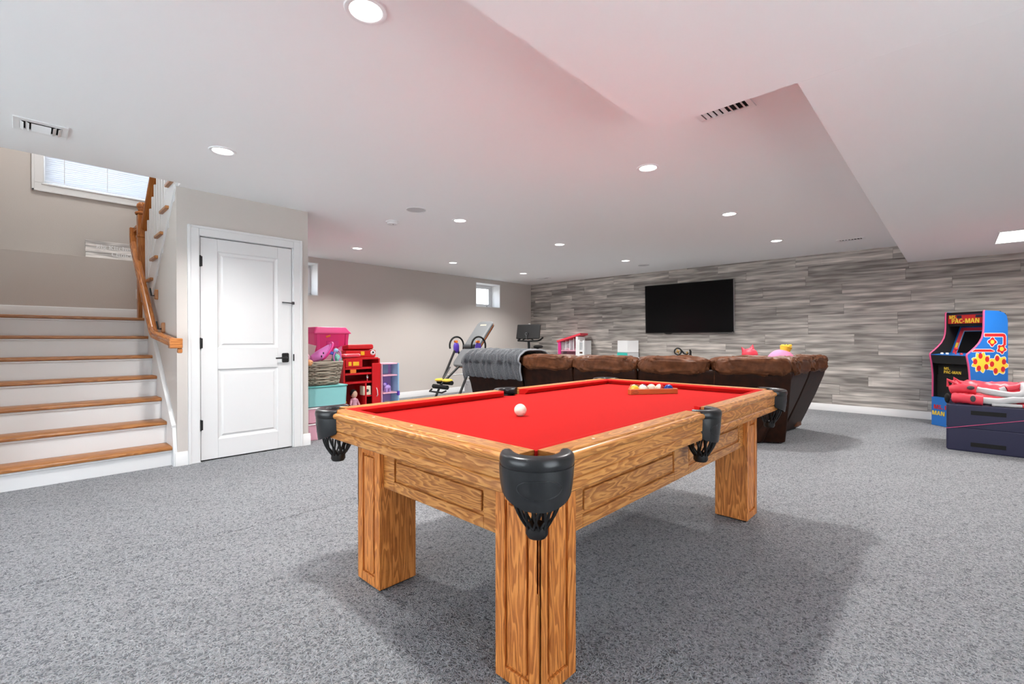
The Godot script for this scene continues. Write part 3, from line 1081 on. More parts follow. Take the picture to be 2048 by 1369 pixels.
	b.bx(-6.73, -6.55, 2.31, 2.37, -0.03, 0.0, 0.006, 0)
	put(b, "rail_return", M.oak_rail, h)
	for q in [[-5.74, 1.55], [-5.42, 1.215]]:
		b = nb()
		b.xf = Transform3D(Basis(Vector3.RIGHT, PI / 2), Vector3(q[0], q[1], -0.06))
		b.stack([[Vector3(0, 0, 0), 0.036, 0.05, 0.016], [Vector3(0, 0.018, 0), 0.036, 0.05, 0.016], [Vector3(0, 0.024, 0), 0.03, 0.044, 0.014]], true, true, 2)
		put(b, "bracket_block", M.oak_stair, h)
		b = nb()
		b.tube([Vector3(q[0], q[1] - 0.01, -0.04), Vector3(q[0], q[1] - 0.012, -0.012), Vector3(q[0], q[1] + 0.06, 0.0)], 0.008, 8)
		put(b, "bracket_arm", M.black, h)

func rail_piece(b: Bld, a: Vector3, c: Vector3) -> void:
	var d := (c - a).normalized()
	var sd := Vector3(0, 0, 1)
	var up := sd.cross(d)
	if up.y < 0 and absf(d.y) < 0.9:
		up = -up
	var keep := b.xf
	b.xf = keep * Transform3D(Basis(sd, up, d), a)
	b.prism(PackedVector2Array([Vector2(-0.03, -0.032), Vector2(0.03, -0.032), Vector2(0.03, -0.012), Vector2(0.025, -0.006), Vector2(0.031, 0.006), Vector2(0.03, 0.02), Vector2(0.018, 0.031), Vector2(0, 0.034), Vector2(-0.018, 0.031), Vector2(-0.03, 0.02), Vector2(-0.031, 0.006), Vector2(-0.025, -0.006), Vector2(-0.03, -0.012)]), -0.004, (c - a).length() + 0.004, 2)
	b.xf = keep

func build_ceiling_fittings() -> void:
	# round speakers
	for q in [[-4.01, -2.785, "round white in-ceiling speaker beside the smoke detector"], [-4.05, -7.68, "round white in-ceiling speaker just above the television wall"]]:
		var t := thing("ceiling_speaker", q[2], "speaker", Vector3(q[0], CEIL, q[1]))
		var b := nb()
		b.lathe([Vector2(0.096, 0.0), Vector2(0.096, -0.006), Vector2(0.101, -0.007), Vector2(0.104, 0.0)], 36)
		put(b, "rim", M.white, t)
		b = nb()
		b.lathe([Vector2(0.0, -0.005), Vector2(0.07, -0.0045), Vector2(0.095, -0.003), Vector2(0.096, 0.0)], 36)
		put(b, "grille", M.light_grey, t)
	var t := thing("smoke_detector", "small round white smoke detector on the ceiling", "smoke detector", Vector3(-4.605, CEIL, -2.875))
	var b := nb()
	b.lathe([Vector2(0.07, 0.0), Vector2(0.07, -0.012), Vector2(0.064, -0.016), Vector2(0.06, -0.016), Vector2(0.056, -0.034), Vector2(0.045, -0.04), Vector2(0.0, -0.042)], 30)
	put(b, "housing", M.white, t)
	b = nb()
	b.ball(Vector3(0.035, -0.042, 0.01), 0.005, 8, 6)
	put(b, "indicator", M.dark_grey, t)
	# air registers: [x, z, width along x, depth along z, label]
	vent(Vector3(-4.163, CEIL, -0.082), 0.245, 0.24, PI / 2, "white ceiling air register above the foot of the stairs", true)
	vent(Vector3(-0.972, CEIL, -2.795), 0.30, 0.16, 0.0, "white ceiling air register half hidden behind the soffit edge", false)
	vent(Vector3(-1.01, CEIL, -7.6), 0.30, 0.15, 0.0, "small ceiling air register beside the soffit at the plank wall", false)
	vent(Vector3(-6.5, CEIL, -7.83), 0.30, 0.15, 0.0, "small ceiling air register in the far window corner", false)

func vent(at: Vector3, w: float, d: float, turn: float, label: String, curved: bool) -> void:
	var t := thing("ceiling_vent", label, "vent", at, turn, "ceiling air registers")
	var hw := w / 2
	var hd := d / 2
	var b := nb()
	b.bx(-hw + 0.02, hw - 0.02, -0.002, 0.0, -hd + 0.03, hd - 0.03, 0.0)
	put(b, "throat_shade", M.gap, t)  # flat black plate stands in for the shaded duct opening
	b = nb()
	var fz := 0.045 if curved else 0.03
	b.bx(-hw, hw, -0.008, 0.0, -hd, -hd + fz, 0.002)
	b.bx(-hw, hw, -0.008, 0.0, hd - fz, hd, 0.002)
	b.bx(-hw, -hw + 0.03, -0.008, 0.0, -hd + fz, hd - fz, 0.002)
	b.bx(hw - 0.03, hw, -0.008, 0.0, -hd + fz, hd - fz, 0.002)
	put(b, "frame", M.gloss_white, t)
	b = nb()
	if curved:
		for i in 2:
			for sg in [-1.0, 1.0]:
				b = nb()
				b.xf = Transform3D(Basis(Vector3(0, 0, 1), sg * 0.5), Vector3(sg * (0.06 + 0.024 * i), -0.012, 0))
				b.bx(-0.009, 0.009, -0.001, 0.001, -hd + fz, hd - fz, 0.0008)
				put(b, "blade", M.gloss_white, t)
		for i in 3:
			b = nb()
			b.xf = Transform3D(Basis(Vector3(1, 0, 0), -0.5), Vector3(0, -0.012, -0.04 + 0.04 * i))
			b.bx(-0.044, 0.044, -0.001, 0.001, -0.014, 0.014, 0.0008)
			put(b, "blade", M.gloss_white, t)
	else:
		for i in 7:
			b = nb()
			b.xf = Transform3D(Basis(Vector3(0, 0, 1), 0.6 if i < 4 else -0.6), Vector3(-hw + 0.05 + (w - 0.1) * i / 6.0, -0.008, 0))
			b.bx(-0.010, 0.010, -0.001, 0.001, -hd + fz, hd - fz, 0.0008)
			put(b, "blade", M.gloss_white, t)

# ------------------------------------------------------------------ pool table
const TC := Vector3(-1.452, 0, -2.1285)
const HX := 0.665
const HZ := 1.197
const BED := 0.752

# flat board lying in local x (length), y (height), z = out; with routed groove rectangles [x0, x1, y0, y1]
func routed(b: Bld, panels: Bld, x0: float, x1: float, y0: float, y1: float, th: float, rects: Array, groove := 0.013, dp := 0.011, g := 0) -> void:
	b.bx(x0, x1, y0, y1, -th, -dp, 0.0, g)
	# border strips around grooves, by columns
	var x := x0
	for r in rects:
		b.bx(x, r[0], y0, y1, -dp - 0.001, 0.0, 0.0025, g)
		b.bx(r[0], r[1], y0, r[2], -dp - 0.001, 0.0, 0.0025, g)
		b.bx(r[0], r[1], r[3], y1, -dp - 0.001, 0.0, 0.0025, g)
		panels.bx(r[0] + groove, r[1] - groove, r[2] + groove, r[3] - groove, -dp - 0.001, -0.001, 0.004, g)
		x = r[1]
	b.bx(x, x1, y0, y1, -dp - 0.001, 0.0, 0.0025, g)

func build_pool_table() -> void:
	var t := thing("pool_table", "oak pool table with red felt, square legs and black net pockets", "pool table", TC)
	# legs
	for sx in [-1.0, 1.0]:
		for sz in [-1.0, 1.0]:
			var lg := Node3D.new()
			lg.name = "leg"
			t.add_child(lg, true)
			lg.position = Vector3(sx * 0.455, 0, sz * 0.9685)
			var b := nb()
			var p := nb()
			b.uo = Vector2(0.13 + sx * 0.21, 0.37 + sz * 0.19 + sx * 0.05)
			p.uo = Vector2(0.4 + sz * 0.1, 0.02 + sx * 0.13)
			b.bx(-0.095, 0.095, 0.006, 0.668, -0.095, 0.095, 0.0, 1)
			b.v.clear(); b.n.clear(); b.t.clear(); b.k.clear()
			var ix0: float = -0.095 + (0.011 if sx < 0 else 0.0)
			var ix1: float = 0.095 - (0.011 if sx > 0 else 0.0)
			var iz0: float = -0.095 + (0.011 if sz < 0 else 0.0)
			var iz1: float = 0.095 - (0.011 if sz > 0 else 0.0)
			b.bx(ix0, ix1, 0.006, 0.668, iz0, iz1, 0.003, 1)
			for f in 2:
				# f 0: face across z, f 1: face across x
				var bs: Basis
				if f == 0:
					bs = Basis(Vector3(sz, 0, 0), Vector3.UP, Vector3(0, 0, sz))
				else:
					bs = Basis(Vector3(0, 0, -sx), Vector3.UP, Vector3(sx, 0, 0))
				var fx := Transform3D(bs, Vector3(0, 0, sz * 0.095) if f == 0 else Vector3(sx * 0.095, 0, 0))
				b.xf = fx
				p.xf = fx
				var rc := [-0.052, 0.052, 0.05, 0.59]
				b.bx(-0.095, rc[0], 0.006, 0.668, -0.012, 0.0, 0.003, 1)
				b.bx(rc[1], 0.095, 0.006, 0.668, -0.012, 0.0, 0.003, 1)
				b.bx(rc[0], rc[1], 0.006, rc[2], -0.012, 0.0, 0.0025, 1)
				b.bx(rc[0], rc[1], rc[3], 0.668, -0.012, 0.0, 0.0025, 1)
				p.bx(rc[0] + 0.011, rc[1] - 0.011, rc[2] + 0.011, rc[3] - 0.011, -0.012, -0.0015, 0.004, 1)
			put(b, "post", M.oak_leg, lg)
			put(p, "leg_panel", M.oak_leg, lg)
			b = nb()
			b.bx(-0.085, 0.085, 0.0, 0.006, -0.085, 0.085, 0.0)
			put(b, "foot_pad", M.matte_black, lg)
	# aprons
	for sz in [-1.0, 1.0]:
		var b := nb()
		var p := nb()
		b.uo = Vector2(0.2 + sz * 0.3, 0.6)
		p.uo = Vector2(0.55, 0.12 + sz * 0.2)
		b.xf = Transform3D(Basis(Vector3(sz, 0, 0), Vector3.UP, Vector3(0, 0, sz)), Vector3(0, 0, sz * 1.041))
		p.xf = b.xf
		routed(b, p, -0.362, 0.362, 0.455, 0.672, 0.04, [[-0.28, 0.28, 0.497, 0.595]])
		var o := put(b, "apron", M.oak, t)
		put(p, "apron_panel", M.oak, o)
	for sx in [-1.0, 1.0]:
		var b := nb()
		var p := nb()
		b.uo = Vector2(0.7, 0.25 + sx * 0.2)
		p.uo = Vector2(0.15, 0.42 + sx * 0.1)
		b.xf = Transform3D(Basis(Vector3(0, 0, -sx), Vector3.UP, Vector3(sx, 0, 0)), Vector3(sx * 0.525, 0, 0))
		p.xf = b.xf
		routed(b, p, -0.875, 0.875, 0.455, 0.672, 0.04, [[-0.80, -0.078, 0.497, 0.595], [0.078, 0.80, 0.497, 0.595]])
		var o := put(b, "apron", M.oak, t)
		put(p, "apron_panel", M.oak, o)
	# slate and cloth
	var b := nb()
	b.bx(-0.53, 0.53, 0.665, 0.735, -1.045, 1.045, 0.002)
	put(b, "slate", M.dark_grey, t)
	b = nb()
	var poly := PackedVector2Array()
	# anticlockwise from the right-hand middle pocket; every pocket bites an arc out of the cloth
	for i in 7:
		var a := -PI / 2 + PI * i / 6.0
		poly.append(Vector2(0.60 - 0.05 * cos(a), 0.055 * sin(a)))
	for q in [[1, 1], [-1, 1], [-1, -1], [1, -1]]:
		if q[0] == -1 and q[1] == -1:
			for i in 7:
				var a := PI / 2 - PI * i / 6.0
				poly.append(Vector2(-0.60 + 0.05 * cos(a), 0.055 * sin(a)))
		for i in 7:
			var f := i / 6.0 if q[0] * q[1] > 0 else 1.0 - i / 6.0
			var a := PI / 2 * f
			poly.append(Vector2(q[0] * (0.60 - 0.095 * sin(a)), q[1] * (1.132 - 0.095 * cos(a))))
	b.xf = Transform3D(Basis(Vector3(1, 0, 0), Vector3(0, 0, 1), Vector3(0, -1, 0)), Vector3(0, BED, 0))
	b.prism(poly, 0.0, 0.014)
	put(b, "playing_cloth", M.felt, t)
	# rails: profile x = outward, y = up, drawn out along the rail
	var prof := PackedVector2Array([Vector2(-0.125, 0.663), Vector2(-0.018, 0.663), Vector2(-0.012, 0.668), Vector2(-0.012, 0.692), Vector2(-0.016, 0.698), Vector2(-0.02, 0.701), Vector2(-0.012, 0.705), Vector2(-0.010, 0.752), Vector2(-0.013, 0.756), Vector2(-0.006, 0.757), Vector2(-0.0015, 0.762), Vector2(0.0, 0.769), Vector2(-0.002, 0.776), Vector2(-0.008, 0.780), Vector2(-0.017, 0.7815), Vector2(-0.018, 0.784), Vector2(-0.022, 0.7875), Vector2(-0.085, 0.787), Vector2(-0.087, 0.74), Vector2(-0.125, 0.74)])
	var runs := []
	for sz in [-1.0, 1.0]:
		runs.append([Vector3(0, 0, sz * HZ), Vector3(0, 0, sz), 0.573, 3])
	for sx in [-1.0, 1.0]:
		for sz in [-1.0, 1.0]:
			runs.append([Vector3(sx * HX, 0, sz * 0.594), Vector3(sx, 0, 0), 0.511, 3])
	for q in runs:
		var out: Vector3 = q[1]
		var along := out.cross(Vector3.UP)
		b = nb()
		b.uo = Vector2(rng.randf(), rng.randf())
		b.xf = Transform3D(Basis(out, Vector3.UP, along), q[0])
		b.prism(prof, -q[2], q[2], 2)
		var rl := put(b, "rail", M.oak, t)
		for i in 3:
			var z: float = (i - 1) * 0.27 if absf(out.z) > 0.5 else (i - 1) * 0.27
			b = nb()
			b.xf = Transform3D(Basis(out, Vector3.UP, along), q[0])
			b.lathe([Vector2(0.006, 0.7868), Vector2(0.0055, 0.788), Vector2(0.0, 0.7882)], 10, Transform3D(Basis.IDENTITY, Vector3(-0.055, 0, z)))
			put(b, "sight", M.cream, rl)
		# cushion
		var L: float = q[2]
		b = nb()
		b.xf = Transform3D(Basis(out, Vector3.UP, along), q[0])
		var sec := [Vector2(-0.085, 0.7855), Vector2(-0.10, 0.7865), Vector2(-0.122, 0.784), Vector2(-0.130, 0.780), Vector2(-0.129, 0.776), Vector2(-0.112, 0.753), Vector2(-0.085, 0.753)]
		var P := []
		for e in 2:
			var row := PackedVector3Array()
			for s in sec:
				row.append(Vector3(s.x, s.y, (1 if e else -1) * (L + 0.012 + (s.x + 0.085) * 0.95)))
			P.append(row)
		for i in sec.size():
			var j := (i + 1) % sec.size()
			var dd: Vector2 = sec[j] - sec[i]
			var nn := Vector3(-dd.y, dd.x, 0).normalized()
			if nn.dot(Vector3((sec[i].x + sec[j].x) / 2 + 0.105, (sec[i].y + sec[j].y) / 2 - 0.772, 0)) < 0:
				nn = -nn
			b.quad(P[0][i], P[0][j], P[1][j], P[1][i], nn)
		for e in 2:
			var ring: PackedVector3Array = P[e]
			b.fan(ring, Vector3(-0.6, 0, 1 if e else -1).normalized())
		put(b, "cushion", M.felt, t)
	# pockets
	for sx in [-1.0, 1.0]:
		for sz in [-1.0, 1.0]:
			pocket(t, Vector3(sx * 0.592, 0, sz * 1.124), atan2(sx, sz), 0.088, 1.72, 0.105)
	for sx in [-1.0, 1.0]:
		pocket(t, Vector3(sx * 0.602, 0, 0), sx * PI / 2, 0.078, 1.5, 0.085)

# pocket casting: turned so that local +z points out of the table
func pocket(t: Node3D, at: Vector3, turn: float, r: float, half: float, wide: float) -> void:
	var k := Node3D.new()
	k.name = "pocket"
	t.add_child(k, true)
	k.position = at
	k.rotation.y = turn
	# rounded collar on top
	var n := 26
	var P := []
	var sec := 14
	for i in n + 1:
		var a: float = -half + 2 * half * i / n
		var d := Vector3(sin(a), 0, cos(a))
		var ends := 1.0 - 0.35 * pow(absf(a) / half, 6)
		var row := PackedVector3Array()
		for s in sec:
			var w := TAU * s / sec
			var ra := r + 0.026 * ends * signf(cos(w)) * pow(absf(cos(w)), 0.7) - 0.004
			var y := 0.772 + 0.022 * signf(sin(w)) * pow(absf(sin(w)), 0.7)
			row.append(d * ra + Vector3.UP * y)
		P.append(row)
	var b := nb()
	b.grid(P, true, false)
	b.fan(P[0], Vector3(-cos(half), 0, -sin(half)))
	b.fan(P[n], Vector3(cos(half), 0, -sin(half)))
	put(b, "collar", M.pocket, k)
	# leather-like apron below
	P = []
	for j in 9:
		var f := j / 8.0
		var row := PackedVector3Array()
		for i in n + 1:
			var a: float = -half + 2 * half * i / n
			var d := Vector3(sin(a), 0, cos(a))
			var len_here := 0.098 + 0.012 * cos(a * 2.0) - 0.02 * pow(absf(a) / half, 4)
			var ra := r + 0.019 - 0.004 * f - 0.006 * f * f + 0.006 * pow(absf(a) / half, 6) * f
			row.append(d * ra + Vector3.UP * (0.757 - f * len_here))
		P.append(row)
	b = nb()
	b.grid(P)
	var Q := []
	for row in P:
		var q := PackedVector3Array()
		for p in row:
			var fl := Vector3(p.x, 0, p.z).normalized() * 0.005
			q.append(p - fl)
		Q.append(q)
	b.grid(Q)
	b.grid([P[8], Q[8]])
	# raised oval bead pressed into the apron
	var oval := []
	for i in 24:
		var w := TAU * i / 24
		var a := 0.62 * cos(w)
		var yy := 0.708 + 0.026 * sin(w)
		var f := (0.757 - yy) / 0.1
		oval.append(Vector3(sin(a), 0, cos(a)) * (r + 0.019 - 0.004 * f - 0.006 * f * f) + Vector3.UP * yy)
	b.tube(oval, 0.0016, 6, true)
	put(b, "apron_skirt", M.pocket, k)
	# inner cup
	b = nb()
	b.lathe([Vector2(0.0, 0.60), Vector2(0.03, 0.60), Vector2(0.054, 0.66), Vector2(0.062, 0.70), Vector2(0.064, 0.748)], 18)
	# net of crossing rubber cords
	b = nb()
	var cords := 11
	for dirn in [-1.0, 1.0]:
		for c in cords:
			var path := []
			for i in 9:
				var f := i / 8.0
				var a: float = TAU * c / cords + dirn * (0.9 * f + 0.10 * sin(f * TAU * 1.0))
				var ra := lerpf(0.066, 0.026, pow(f, 1.6)) + 0.008 * sin(PI * f)
				path.append(Vector3(cos(a) * ra, 0.70 - 0.125 * f, sin(a) * ra + 0.012))
			b.tube(path, 0.0042, 5, false, false)
	var hoop := []
	for i in 20:
		var a := TAU * i / 20
		hoop.append(Vector3(cos(a) * 0.066, 0.70, sin(a) * 0.066 + 0.012))
	b.tube(hoop, 0.005, 6, true)
	put(b, "net", M.pocket_net, k)
	b = nb()
	b.lathe([Vector2(0.0, 0.548), Vector2(0.026, 0.55), Vector2(0.032, 0.56), Vector2(0.030, 0.585), Vector2(0.024, 0.588), Vector2(0.0, 0.58)], 16, Transform3D(Basis.IDENTITY, Vector3(0, 0, 0.012)))
	put(b, "net_cup", M.pocket_net, k)

func pool_ball(base: Color, stripe: Color, striped: bool) -> ArrayMesh:
	var b := nb()
	var R := 0.02858
	var nu := 28
	var nv := 18
	var cream := Color(0.86, 0.80, 0.66)
	for r in nv:
		for s in nu:
			var q := []
			for w in [[0, 0], [1, 0], [1, 1], [0, 1]]:
				var la: float = -PI / 2 + PI * (r + w[1]) / nv
				var lo: float = TAU * (s + w[0]) / nu
				q.append(Vector3(cos(la) * cos(lo), sin(la), cos(la) * sin(lo)))
			var mid: float = sin(-PI / 2 + PI * (r + 0.5) / nv)
			b.col = base if not striped else (stripe if absf(mid) < 0.52 else cream)
			if absf((q[0] + q[2]).normalized().dot(Vector3(0, 0.2, 1).normalized())) > 0.955 and base != stripe:
				b.col = cream
			for tr in [[0, 1, 2], [0, 2, 3]]:
				b.tri(q[tr[0]] * R, q[tr[1]] * R, q[tr[2]] * R, q[tr[0]], q[tr[1]], q[tr[2]])
	return b.mesh()

func build_balls() -> void:
	var cue := put_mesh(pool_ball(Color(0.86, 0.80, 0.66), Color(0.86, 0.80, 0.66), false), "cue_ball", M.ballmat)
	tag(cue, "plain ivory cue ball lying alone on the red felt", "ball")
	cue.position = Vector3(-1.449, BED + 0.02858, -1.577)
	# rack: near side from P to Q, apex away from the camera
	var P := Vector3(-1.498, BED, -2.672)
	var Q := Vector3(-1.312, BED, -2.936)
	var side := (Q - P).normalized()
	var away := Vector3(side.z, 0, -side.x)
	if away.z > 0:
		away = -away
	var mid := (P + Q) / 2
	var rk := thing("ball_rack", "orange-brown wooden triangle rack holding balls on the red felt", "rack", mid)
	var h := (Q - P).length() / 2
	var bs := Basis(side, Vector3.UP, side.cross(Vector3.UP))
	if bs.z.dot(away) < 0:
		bs = Basis(-side, Vector3.UP, -side.cross(Vector3.UP))
	rk.basis = bs
	# local: x along near side, z away
	var tri := [Vector2(-h, 0), Vector2(h, 0), Vector2(h + 0.004, 0.018), Vector2(0.014, h * 1.86), Vector2(-0.014, h * 1.86), Vector2(-h - 0.004, 0.018)]
	for i in 6:
		var a: Vector2 = tri[i]
		var c: Vector2 = tri[(i + 1) % 6]
		var d := (c - a)
		var b := nb()
		b.uo = Vector2(i * 0.3, 0)
		b.xf = Transform3D(Basis(Vector3(d.x, 0, d.y).normalized(), Vector3.UP, Vector3(d.x, 0, d.y).normalized().cross(Vector3.UP)), Vector3(a.x, 0, a.y))
		b.bx(-0.004, d.length() + 0.004, 0.0, 0.034, -0.006, 0.006, 0.003, 0)
		put(b, "side", M.rosewood, rk)
	var oval := []
	for i in 18:
		var w := TAU * i / 18
		oval.append(Vector3((-h if rk.basis.x.dot(side) > 0 else h) + (0.03 if rk.basis.x.dot(side) > 0 else -0.03) + 0.02 * cos(w), 0.014 + 0.006 * sin(w), -0.0062))
	var bo := nb()
	bo.tube(oval, 0.001, 5, true)
	put(bo, "printed_mark", M.brown, rk)
	var R := 0.02858
	# along the near side (0..1 from P to Q), rows away, colours
	# [metres along the near side from P, metres away from it, colour, striped, label, turn]
	var list := [
		[0.045, 0.037, Color(0.80, 0.44, 0.03), false, "solid golden yellow pool ball at the near corner of the rack", 0.3],
		[0.104, 0.037, Color(0.86, 0.80, 0.66), false, "half-hidden cream pool ball beside the yellow one in the rack", 1.0],
		[0.285, 0.037, Color(0.012, 0.045, 0.26), false, "solid dark blue pool ball at the far end of the rack", 0.2],
		[0.0725, 0.0885, Color(0.13, 0.12, 0.07), true, "grey-green striped pool ball behind the yellow one", 0.9],
		[0.1315, 0.0885, Color(0.12, 0.015, 0.10), true, "purple striped pool ball in the rack", 1.4],
		[0.1905, 0.0885, Color(0.86, 0.78, 0.60), false, "pale cream pool ball in the middle of the rack", 0.6],
		[0.2455, 0.0785, Color(0.55, 0.03, 0.02), true, "red striped pool ball between the cream and blue ones", 1.9]]
	for q in list:
		var o := put_mesh(pool_ball(q[2], q[2], q[3]), "pool_ball", M.ballmat)
		tag(o, q[4], "ball", "pool balls in the triangle rack")
		var p: Vector3 = P + side * float(q[0]) + away * float(q[1]) + Vector3.UP * R
		o.position = p
		o.rotation = Vector3(0.25, 0.4 + q[5] * 0.3, 1.15)

# ------------------------------------------------------------------ sectional sofa
func v3(p: Vector2, y := 0.0) -> Vector3:
	return Vector3(p.x, y, p.y)

func build_sofa() -> void:
	var J := [Vector2(-4.96, -4.27), Vector2(-3.95, -4.30), Vector2(-3.185, -4.34), Vector2(-2.50, -4.60), Vector2(-1.175, -5.345), Vector2(-1.16, -6.05), Vector2(-1.10, -6.62)]
	# inner ends of the joints, on the bisectors
	var I := []
	for i in J.size():
		var a: Vector2 = (J[i] - J[maxi(i - 1, 0)]) if i > 0 else (J[1] - J[0])
		var c: Vector2 = (J[mini(i + 1, J.size() - 1)] - J[i]) if i < J.size() - 1 else (J[i] - J[i - 1])
		var na := Vector2(a.y, -a.x).normalized()      # to the inside
		var nc := Vector2(c.y, -c.x).normalized()
		var bi := (na + nc).normalized()
		I.append(J[i] + bi * (0.98 / maxf(bi.dot(na), 0.5)))
	var names := [
		["leftmost brown leather sofa section, mostly covered by the grey throw", 1],
		["brown leather sofa section just right of the grey throw", 1],
		["narrow brown leather sofa section in front of the white and teal box", 1],
		["wide brown leather sofa section with a stitched middle seam", 2],
		["brown leather corner sofa section turned to the right", 1],
		["last brown leather sofa section at the right end, leaning outwards", 1]]
	var fn := FastNoiseLite.new()
	fn.seed = 9
	fn.frequency = 4.5
	fn.fractal_octaves = 3
	fn.domain_warp_enabled = true
	fn.domain_warp_amplitude = 0.25
	fn.domain_warp_frequency = 3.0
	for i in 6:
		sofa_unit(J[i], J[i + 1], I[i], I[i + 1], names[i][0], names[i][1], fn, i)
	build_throw(J)

func sofa_unit(L: Vector2, Rr: Vector2, IL: Vector2, IR: Vector2, label: String, n: int, fn: FastNoiseLite, idx: int) -> void:
	var d := (Rr - L)
	var w := d.length() - 0.012
	d = d.normalized()
	var turn := atan2(-d.y, d.x)
	var mid := (L + Rr) / 2
	var t := thing("sofa_section", label, "sofa", v3(mid), turn, "sections of the brown sectional sofa")
	var inv := t.transform.affine_inverse()
	var lean := 0.21 if idx < 4 else 0.30
	var hw := w / 2
	# back shell
	var b := nb()
	var rows := []
	for q in [[0.012, 0.02], [0.025, 0.0], [0.2, 0.0], [0.45, 0.0], [0.68, 0.0], [0.75, 0.004], [0.775, 0.018], [0.782, 0.04]]:
		var f: float = (q[0] - 0.012) / 0.77
		var z: float = -lean * pow(1.0 - f, 1.15)
		rows.append([Vector3(0, q[0], z - 0.075), hw - q[1] * 0.6, 0.075 - q[1] * 0.8, 0.03])
	b.stack(rows, true, true, 5)
	var back := put(b, "back_shell", M.leather_dark, t)
	# stitched seams
	for k in n - 1:
		var x := -hw + w * (k + 1) / n + 0.02
		var path := []
		for j in 9:
			var f := j / 8.0
			path.append(Vector3(x, 0.03 + 0.745 * f, -lean * pow(1.0 - f, 1.15) + 0.002))
		b = nb()
		b.tube(path, 0.003, 5)
		put(b, "seam", M.leather, back)
	# head cushions over the back edge
	var trim := 0.0
	if idx == 4:
		trim = 0.03
	var cw := (w - trim) / n
	for k in n:
		var cx := -hw + cw * (k + 0.5) + trim * 0.5
		b = nb()
		b.pillow(Vector3(cx, 0.825, -0.135), Vector3(cw / 2 - 0.006, 0.098, 0.165), 0.5, 0.36, 72, 28, fn, 0.045)
		var cu := put(b, "head_cushion", M.leather, t)
		# piping along the cushion's rear edge
		var path := []
		for j in 15:
			var f := j / 14.0 * 2.0 - 1.0
			path.append(Vector3(cx + f * (cw / 2 - 0.03), 0.878 - 0.03 * pow(absf(f), 8), 0.012 - 0.03 * pow(absf(f), 6)))
		b = nb()
		b.tube(path, 0.0045, 6)
		put(b, "piping", M.brown, cu)
	# inner back rest, seat and base
	b = nb()
	b.pillow(Vector3(0, 0.60, -0.30), Vector3(hw - 0.03 - (0.16 if idx == 4 else 0.0), 0.22, 0.10), 0.5, 0.35, 32, 12, fn, 0.015)
	put(b, "back_cushion", M.leather, t)
	var q := []
	for p in [L.lerp(IL, 0.32), Rr.lerp(IR, 0.32), IR, IL]:
		var lp := inv * v3(p)
		q.append(Vector2(lp.x, lp.z))
	var cen := Vector2.ZERO
	for p in q:
		cen += p / 4.0
	var base_poly := PackedVector2Array()
	var seat_poly := PackedVector2Array()
	for p in q:
		base_poly.append(cen + (p - cen) * 0.95)
		seat_poly.append(cen + (p - cen) * 0.965)
	var down := Basis(Vector3(1, 0, 0), Vector3(0, 0, 1), Vector3(0, -1, 0))
	b = nb()
	b.xf = Transform3D(down, Vector3(0, 0.30, 0))
	b.prism(base_poly, 0.0, 0.255)
	put(b, "base", M.leather_dark, t)
	b = nb()
	b.xf = Transform3D(down, Vector3(0, 0.46, 0))
	b.prism(seat_poly, 0.0, 0.16)
	put(b, "seat", M.leather, t)
	b = nb()
	for p in base_poly:
		var e := cen + (p - cen) * 0.9
		b.bx(e.x - 0.03, e.x + 0.03, 0.0, 0.046, e.y - 0.03, e.y + 0.03, 0.004)
	b.bx(-hw + 0.05, -hw + 0.11, 0.0, 0.014, -lean - 0.11, -lean - 0.05, 0.002)
	b.bx(hw - 0.11, hw - 0.05, 0.0, 0.014, -lean - 0.11, -lean - 0.05, 0.002)
	put(b, "foot", M.black, t)
	if idx == 0 or idx == 5:
		var sg := -1.0 if idx == 0 else 1.0
		b = nb()
		b.stack([[Vector3(sg * (hw - 0.12), 0.05, -0.62), 0.11, 0.36, 0.05], [Vector3(sg * (hw - 0.12), 0.52, -0.62), 0.11, 0.36, 0.05], [Vector3(sg * (hw - 0.12), 0.60, -0.62), 0.10, 0.35, 0.06], [Vector3(sg * (hw - 0.12), 0.63, -0.62), 0.07, 0.31, 0.06]], true, true, 5)
		put(b, "arm", M.leather, t)

